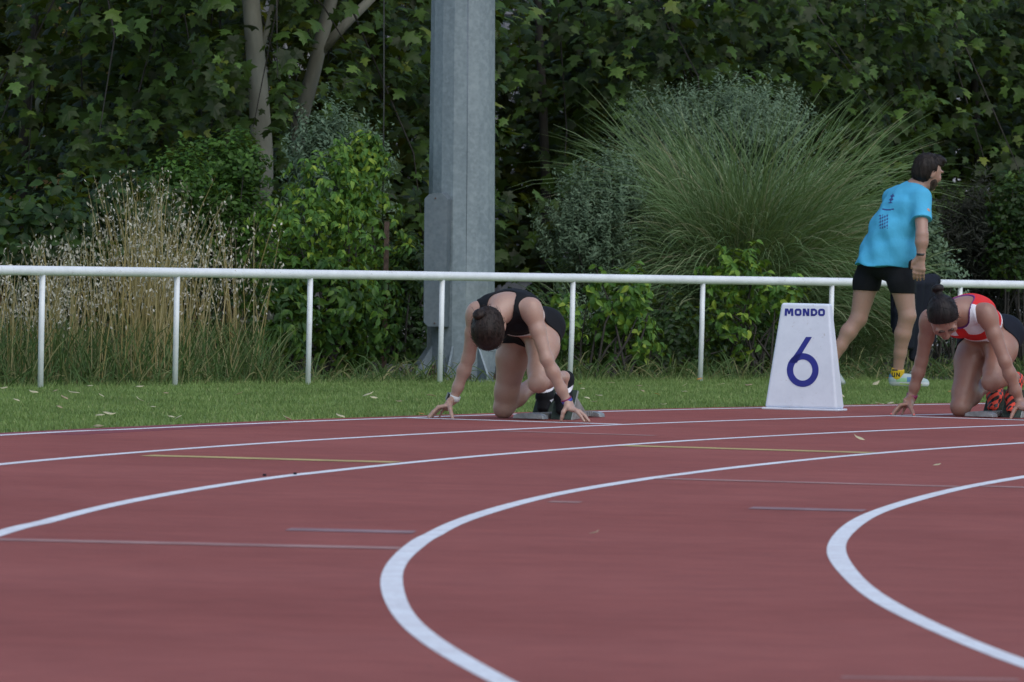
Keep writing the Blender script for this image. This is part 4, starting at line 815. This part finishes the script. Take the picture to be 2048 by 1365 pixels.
# ------------------------------------------------------------------ man in the blue shirt
def man():
    Yb = 46.05; J = joints(dict(rhip=(1795, 520, 45.98), lhip=(1745, 516, 46.13), rknee=(1815, 632, 45.96), lknee=(1717, 638, 46.12), rank=(1795, 746, 46.03), lank=(1664, 722, 46.10),
        rsh=(1841, 396, 45.93), lsh=(1787, 398, 46.17), relb=(1844, 470, 45.80), lelb=(1806, 468, 46.28), rwri=(1842, 512, 45.79), lwri=(1828, 500, 46.18), neck=(1829, 379, 46.04), head=(1855, 344, 46.04)), {})
    base = np.array([J['rank'][0], J['rank'][1], 0]); root = thing('person', base, 'man in sky-blue shirt and black shorts striding away on the grass beside the rail', 'person')
    Pm = lerp(J['rhip'], J['lhip'], .5); N = J['neck']; sp = nz(N-Pm); uS = nz(J['rsh']-J['lsh']); uH = nz(J['rhip']-J['lhip']); bn = nz(np.cross(uS, sp)); bn = bn if bn[1] < 0 else -bn
    Z = np.array([0, 0, 1.]); B = Solid(); W_ = lerp(Pm, N, .40)+bn*.006; Ch = lerp(Pm, N, .74)+bn*.01; sm = lerp(J['rsh'], J['lsh'], .5)
    B.econe(Pm, W_, uH, (.138, .100), (.125, .092), .05).econe(W_, Ch, uS, (.130, .095), (.150, .108), .05).econe(Ch, lerp(Ch, sm, .9), uS, (.150, .108), (.140, .075), .05)
    for e in (-1, 1): B.ell(Pm-sp*.06+uH*.06*e+bn*.008, np.eye(3), (.078, .078, .08), .04)
    for a in ('r', 'l'):
        sh, el, wr, hi, kn, an = [J[a+x] for x in ('sh', 'elb', 'wri', 'hip', 'knee', 'ank')]
        B.cone(N, sh, .05, .048, .04).ell(lerp(sh, el, .1), np.eye(3), (.058, .058, .06), .03).cone(sh, el, .049, .038, .03).cone(el, lerp(el, wr, .35), .038, .040, .02).cone(lerp(el, wr, .35), wr, .040, .026, .02)
        B.cone(hi, lerp(hi, kn, .4), .076, .080, .03).cone(lerp(hi, kn, .4), kn, .080, .053, .03)
        fwd = nz(np.array([1., .25, 0])); cm = lerp(kn, an, .32)-fwd*.010
        B.cone(kn, cm, .053, .0515, .02).cone(cm, lerp(kn, an, .65)-fwd*.005, .0515, .039, .02).cone(lerp(kn, an, .65)-fwd*.005, an, .039, .032, .02)
    hu, hf = np.array([.30, .05, .95]), np.array([.80, .56, -.26]); B.cone(N-sp*.02, lerp(N, J['head'], .75), .058, .052, .04); A, q = head(B, J['head'], hu, hf, 1.0)
    # hands: right one hanging relaxed, left reaching in front
    for a, dr, up_ in (('r', np.array([-.12, .0, -1]), np.array([-.3, -.9, 0])), ('l', np.array([.25, -.1, -1.]), np.array([.3, -.9, 0]))):
        d = nz(dr); w_ = J[a+'wri']; W = nz(np.cross(d, up_)); kn = w_+d*.085; hand(B, w_, kn, [kn+d*(.075-.006*abs(i-1.2))+W*(.030-.02*i)-nz(up_)*.02*(1+.3*i) for i in range(4)], w_+d*.085+W*.055, nz(up_)*.5, W, 1.08)
    # feet under socks
    rh, rt_ = gnd(1778, 781), gnd(1846, 780.5); J['rheel'] = np.array([at(1777, 778, 46.03)[0], 46.03, .032]); J['rtoe'] = J['rheel']+nz([.97, .12, 0])*.265
    J['ltoe'] = np.array([at(1684, 780, 46.08)[0], 46.08, .024]); J['lheel'] = J['ltoe']+nz([-.42, .05, .62])*.25
    B.cone(J['rank'], J['rheel']+[.05, 0, .05], .033, .035, .02).cone(J['lank'], lerp(J['lheel'], J['ltoe'], .25)+[.0, 0, .05], .033, .033, .02)
    G, lo, h = B.grid(.0048); region_mesh('body', G, lo, h, M_SK3, root)
    # shorts
    Gc, lc = crop(G, lo, h, Pm-.33, Pm+.30); Pc = gpoints(Gc, lc, h); d = np.maximum(Gc.ravel()-.006, Pc[:, 2]-(at(1768, 534, 46.05)[2]+.09))
    zz = np.array([at(1735, 581, 46.1)[2], at(1800, 587, 45.98)[2]]); tt = np.clip(((Pc-J['lhip'])@uH)/np.linalg.norm(J['rhip']-J['lhip']), 0, 1); d = np.maximum(d, (zz[0]*(1-tt)+zz[1]*tt)-Pc[:, 2])
    d = np.maximum(d, -f_cone(Pc, J['rwri'], J['rwri']+np.array([-.02, 0, -.2]), .055, .06))
    region_mesh('shorts', d.reshape(Gc.shape).astype(np.float32), lc, h, M_BLK, root)
    # loose shirt
    T = Solid(); hem = at(1768, 534, 46.05); T.econe(Pm-sp*.06, W_+bn*.02, uH, (.168, .168), (.160, .128), .05).econe(W_+bn*.02, Ch, uS, (.160, .128), (.162, .120), .05).econe(Ch, lerp(Ch, sm, .9), uS, (.168, .124), (.150, .09), .05)
    T.ell(J['rhip']+sp*.03, np.eye(3), (.108, .112, .12), .05).ell(J['lhip']+sp*.03, np.eye(3), (.082, .09, .12), .05)
    for a in ('r', 'l'): T.cone(N-sp*.02, J[a+'sh'], .066, .064, .04)
    TL, TH = T.bounds(); Gt, lt, ht = T.grid(.0048, TL-.06, TH+.06); Pt = gpoints(Gt, lt, ht); g_ = Gt.ravel()
    for a in ('r', 'l'):
        sh, el = J[a+'sh'], J[a+'elb']; g_ = smin(g_, np.maximum(f_cone(Pt, sh, lerp(sh, el, .80), .064, .066), (Pt-lerp(sh, el, .60))@nz(el-sh)), .03)
    u = (Pt-Pm)@sp; x = (Pt-Pm)@uS
    g_ = g_+.004*np.sin(u*30+x*34+1)*np.clip(1.1-u*2.2, 0, 1)+.003*np.sin(u*52-x*40)*np.clip(1-u*2, 0, 1)+.0015*np.sin(x*60+u*12)
    wv = (Pt-hem)@nz(np.array([.07, 0, 1])); d = np.maximum(g_, -(wv+.008*np.sin(x*30)))
    d = np.maximum(d, -(np.linalg.norm(Pt-(N+sp*.035+nz(J['head']-N)*.02), axis=1)-.062))
    def prints(C):
        u_ = (C-Pm)@sp/np.linalg.norm(N-Pm); x_ = (C-sm)@uS; b_ = (C-Pm)@bn > .0; i = np.zeros(len(C), int)
        pr = project(C); X, Y_p = pr[:, 0], pr[:, 1]; r_ = np.random.default_rng(3)
        blk = (X > 1757) & (X < 1777) & (Y_p > 430) & (Y_p < 458) & ((np.sin(X*1.35)+np.sin(Y_p*.95+X*.4) > .15)); top = (X > 1776) & (X < 1790) & (Y_p > 388) & (Y_p < 407) & (np.abs(X-1783-(Y_p-398)*-.3) < 2.6+1.8*np.sin(Y_p*.9)); ar = (X > 1764) & (X < 1788) & (np.abs(Y_p-420+((X-1776)/9)**2) < 1.4)
        i[(blk | top | ar) & b_] = 1; return i
    region_mesh('shirt', d.reshape(Gt.shape).astype(np.float32), lt, ht, [M_CYAN, M_PRINT], root, prints)
    c = at(1853, 412, 45.85); b = Solid(); sh, el = J['rsh'], J['relb']; c = lerp(sh, el, .38)+nz([.72, -.7, 0])*.062; b.ell(c, np.array([nz([.7, .72, 0]), nz(el-sh), nz([.72, -.7, 0])]), (.017, .020, .007)); region_mesh('sleeve_badge', *b.grid(.003), M_PEACH, root)
    # hair, beard, face
    Hs = Solid(); Hs.ell(q(0, -.013, .026), A, (.080, .100, .095)).ell(q(0, -.045, -.03), A, (.065, .055, .055), .03).ell(q(0, .055, .098), A, (.055, .05, .03), .03)
    Gh, lh, hh = Hs.grid(.0035); Ph = gpoints(Gh, lh, hh); y = (Ph-J['head'])@A[1]; z = (Ph-J['head'])@A[2]; x = (Ph-J['head'])@A[0]
    cut = np.minimum(np.maximum(y-.012, -z-.085+.5*np.maximum(y, 0)), np.maximum(y-.112, .062-z)); region_mesh('hair', np.maximum(Gh.ravel()+.002*np.sin(x*140)*np.sin(y*120+z*90), cut).reshape(Gh.shape).astype(np.float32), lh, hh, M_HAIR3, root); fuzz(bpy.data.objects[max((o.name for o in root.children if o.name.startswith('hair')), key=len)], M_HAIR3, 420, .0014, .026, -A[2]-A[1])
    Bd = Solid(); Bd.ell(q(0, .034, -.070), A, (.050, .056, .046)).ell(q(0, .026, -.04), A, (.066, .056, .05), .03); Gh, lh, hh = Bd.grid(.0035); Ph = gpoints(Gh, lh, hh); y = (Ph-J['head'])@A[1]; z = (Ph-J['head'])@A[2]
    region_mesh('beard', np.maximum(Gh.ravel(), np.maximum(z+.02+.5*np.maximum(y-.045, 0), -.0-y+.0)).reshape(Gh.shape).astype(np.float32), lh, hh, M_BEARD, root); face_parts(q, A, 1.0, root)
    band('wristwatch', J['relb'], J['rwri'], .90, 1.02, .031, .030, M_BPLAS, root)
    # socks and trainers
    for a in ('r', 'l'):
        an = J[a+'ank']; heel, toe = J[a+'heel'], J[a+'toe']; low = J['rheel']+[.05, 0, .06] if a == 'r' else lerp(J['lheel'], J['ltoe'], .25)+[0, 0, .05]; topk = lerp(an, J[a+'knee'], .07)
        S = Solid(); S.cone(topk, an, .0395, .038, .02).cone(an, low, .038, .040, .02); Gs, ls, hs_ = S.grid(.0035); Ps = gpoints(Gs, ls, hs_); Gs = np.maximum(Gs.ravel(), (Ps-topk)@nz(topk-an)).reshape(Gs.shape).astype(np.float32)
        def si(C):
            pr = project(C); X, Yp = pr[:, 0], pr[:, 1]; i = np.zeros(len(C), int)
            if a == 'r': i[((np.abs(Yp-740.5) < 1.4) & (X > 1784) & (X < 1796)) | ((np.abs(Yp-750) < 4.6) & (C[:, 1] < 46.03) & ((np.abs(X-1784.5) < 1.1) | (np.abs(X-1789) < 1.1) | ((np.abs(X-1786.8) < 2.4) & (Yp > 752.2)) | (np.abs(X-1793) < 1.1) | (np.abs(X-1799) < 1.1) | (np.abs(X-1796-(Yp-750)*.66) < 1.3)))] = 1
            return i
        region_mesh('sock', Gs, ls, hs_, [M_YEL_S, M_BPLAS], root, si)
        up_ = Z if a == 'r' else nz(np.array([.75, 0, .5]))
        def ti(x, y, z): return np.where(z < .026, np.where((np.abs(z-.017+.01*x) < .003) & (x > .25) & (x < .8), 1, 0), np.where((x < .22) & (z > .055), 2, np.where((x > .42) & (x < .70) & (z < .058), 2, np.where((x > .15) & (x < .42) & (z < .052), 4, 3))))
        shoe('trainer', heel, toe, up_, [M_SOLE, M_LIME, M_SBLU, M_SGRY, M_SGRN], root, idx=ti, vs=1.35, L=np.linalg.norm(toe-heel), collar=lerp(heel+nz(toe-heel)*.06, an, .95))
    mb = MB(); c = J['rheel']+nz([.97, .12, 0])*.135+[0, -.01, .085]
    for e in (-1, 1): mb.tube([c, c+[.03, e*.02, .025], c+[.055, e*.03, .01], c+[.06, e*.035, -.015]], .003, 5)
    mb.build('shoelace', M_SOLE, root, True)
man()

# ------------------------------------------------------------------ jacket over the rail
def jacket():
    def rp(px, z=RAILZ, off=0.): 
        Y = depthR(px, RF+off); p = at(px, 560, Y); return np.array([p[0], p[1], z])
    root = thing('jacket', rp(1830, 0), 'dark navy jacket draped over the white rail beside the striding man', 'jacket')
    u = nz(rp(1860)-rp(1800)); n = np.array([u[1], -u[0], 0]); n = n if n[1] < 0 else -n
    S = Solid(); a, b = rp(1800), rp(1862)
    S.cone(a+[0, 0, .012], b+[0, 0, .014], .046, .052, .02)
    for k, (px, L, r0) in enumerate(((1800, .40, .030), (1815, .44, .034), (1830, .52, .036), (1845, .47, .034), (1856, .40, .03))):
        p = rp(px)+n*.035; S.econe(p+[0, 0, -.01], p+[.004*k-.02, 0, -L]+n*.02*math.sin(k*2.1), u, (.042, r0), (.040, r0*.7), .03); p2 = rp(px)-n*.04; S.econe(p2, p2+[0, 0, -.3], u, (.042, r0), (.038, r0*.6), .03)
    S.p = S.p; G = S.grid(.005); region_mesh('body', *G, M_NAVY, root)
    S = Solid(); p = rp(1800)+n*.06; S.cone(p, p+[-.05, -.01, -.20], .042, .040, .02).cone(p+[-.05, -.01, -.20], p+[-.06, 0, -.33], .040, .036, .02); region_mesh('sleeve', *S.grid(.005), M_NAVY, root)
    S = Solid(); p = rp(1858)+[0, 0, .02]; S.cone(p, p+u*.05+[0, 0, .0], .05, .046, .03).ell(p+u*.06, np.eye(3), (.045, .045, .042), .02); region_mesh('collar', *S.grid(.005), M_NAVY, root)
    mb = MB(); p = rp(1858)+n*.04; mb.tube([p+[0, 0, -.02], p+[.01, 0, -.10], p+[.0, 0, -.15]], .004, 6); mb.build('drawcord', M_SOLE, root)
jacket()

# ------------------------------------------------------------------ fallen leaves
M_FL = [mat('fallen_leaf_yellow', (.50, .45, .28), .8, .2, 30), mat('fallen_leaf_tan', (.36, .27, .16), .8, .2, 30), mat('fallen_leaf_orange', (.45, .22, .05), .8, .2, 30)]
def fallen(px, py, kind, size, label, group, z=.022):
    p = gnd(px, py, z); r = np.random.default_rng(int(px*7+py)); V, F = tpl_ovate(r.uniform(.2, .34), r.uniform(-.4, .1))
    Rm = frames(np.array([[r.normal(0, .25), r.normal(0, .25)-.12, 1]]), np.array([[r.choice([-1, 1])*1., r.normal(0, .5), 0]]))[0]
    me = bpy.data.meshes.new('fallen_leaf'); me.from_pydata(V.tolist(), [], F.tolist()); me.materials.append(M_FL[kind]); o = bpy.data.objects.new('fallen_leaf', me); COL.objects.link(o)
    for f in me.polygons: f.use_smooth = True
    so = o.modifiers.new('thickness', 'SOLIDIFY'); so.thickness = .02
    o.matrix_world = Matrix.Translation(Vector(p)) @ Matrix(Rm.tolist()).to_4x4() @ Matrix.Scale(size, 4); tag(o, label, 'leaf', group)
GR = [(16,774,0),(40,803,0),(77,785,0),(104,784,1),(136,799,1),(187,771,0),(209,794,0),(271,773,0),(326,786,1),(289,803,0),(300,813,0),(112,812,1),(190,831,0),(205,824,0),(335,832,0),(364,831,0),(208,852,0),(160,786,0),(585,840,0),(756,796,0),(724,793,0),(805,802,1),(852,790,1),(850,828,2),
    (1156,769,2),(1160,777,0),(1182,803,0),(1205,790,0),(1180,798,0),(1230,766,0),(1272,771,1),(1308,787,2),(1288,784,1),(1320,808,0),(1364,773,0),(1375,783,0),(1505,769,1),(1450,767,0),(1710,759,0),(1745,770,0),(1690,795,0),(1675,760,0),(1750,805,0),(1775,806,0),(1770,757,2),(1393,760,2),(1895,784,2),(1900,805,0),(690,835,0),(470,790,1)]
names = ['pale yellow fallen leaf lying on the green grass verge', 'tan dry fallen leaf lying on the green grass verge', 'orange fallen leaf lying on the green grass verge']
grp = ['pale yellow leaves on the verge', 'tan leaves on the verge', 'orange leaves on the verge']
for i, (px, py, k) in enumerate(GR): fallen(px, py, k, random.uniform(.035, .07) if k != 2 else random.uniform(.03, .05), names[k], grp[k])
for px, py, k, sz in ((1730, 880, 0, .055), (1179, 1067, 0, .03), (1866, 931, 0, .035)): fallen(px, py, k, sz, 'pale dry leaf lying on the red track', 'leaves on the track', .009)
for px, py in ((529, 953), (590, 950)):
    mb = MB(); p = gnd(px, py); mb.box(p+[0, 0, .005], np.eye(3), (.007, .005, .004)); tag(mb.build('litter_scrap', M_NAVY, None, False, .003, origin=p), 'tiny dark scrap of litter on the white lane line', 'litter', 'litter on the lane line')
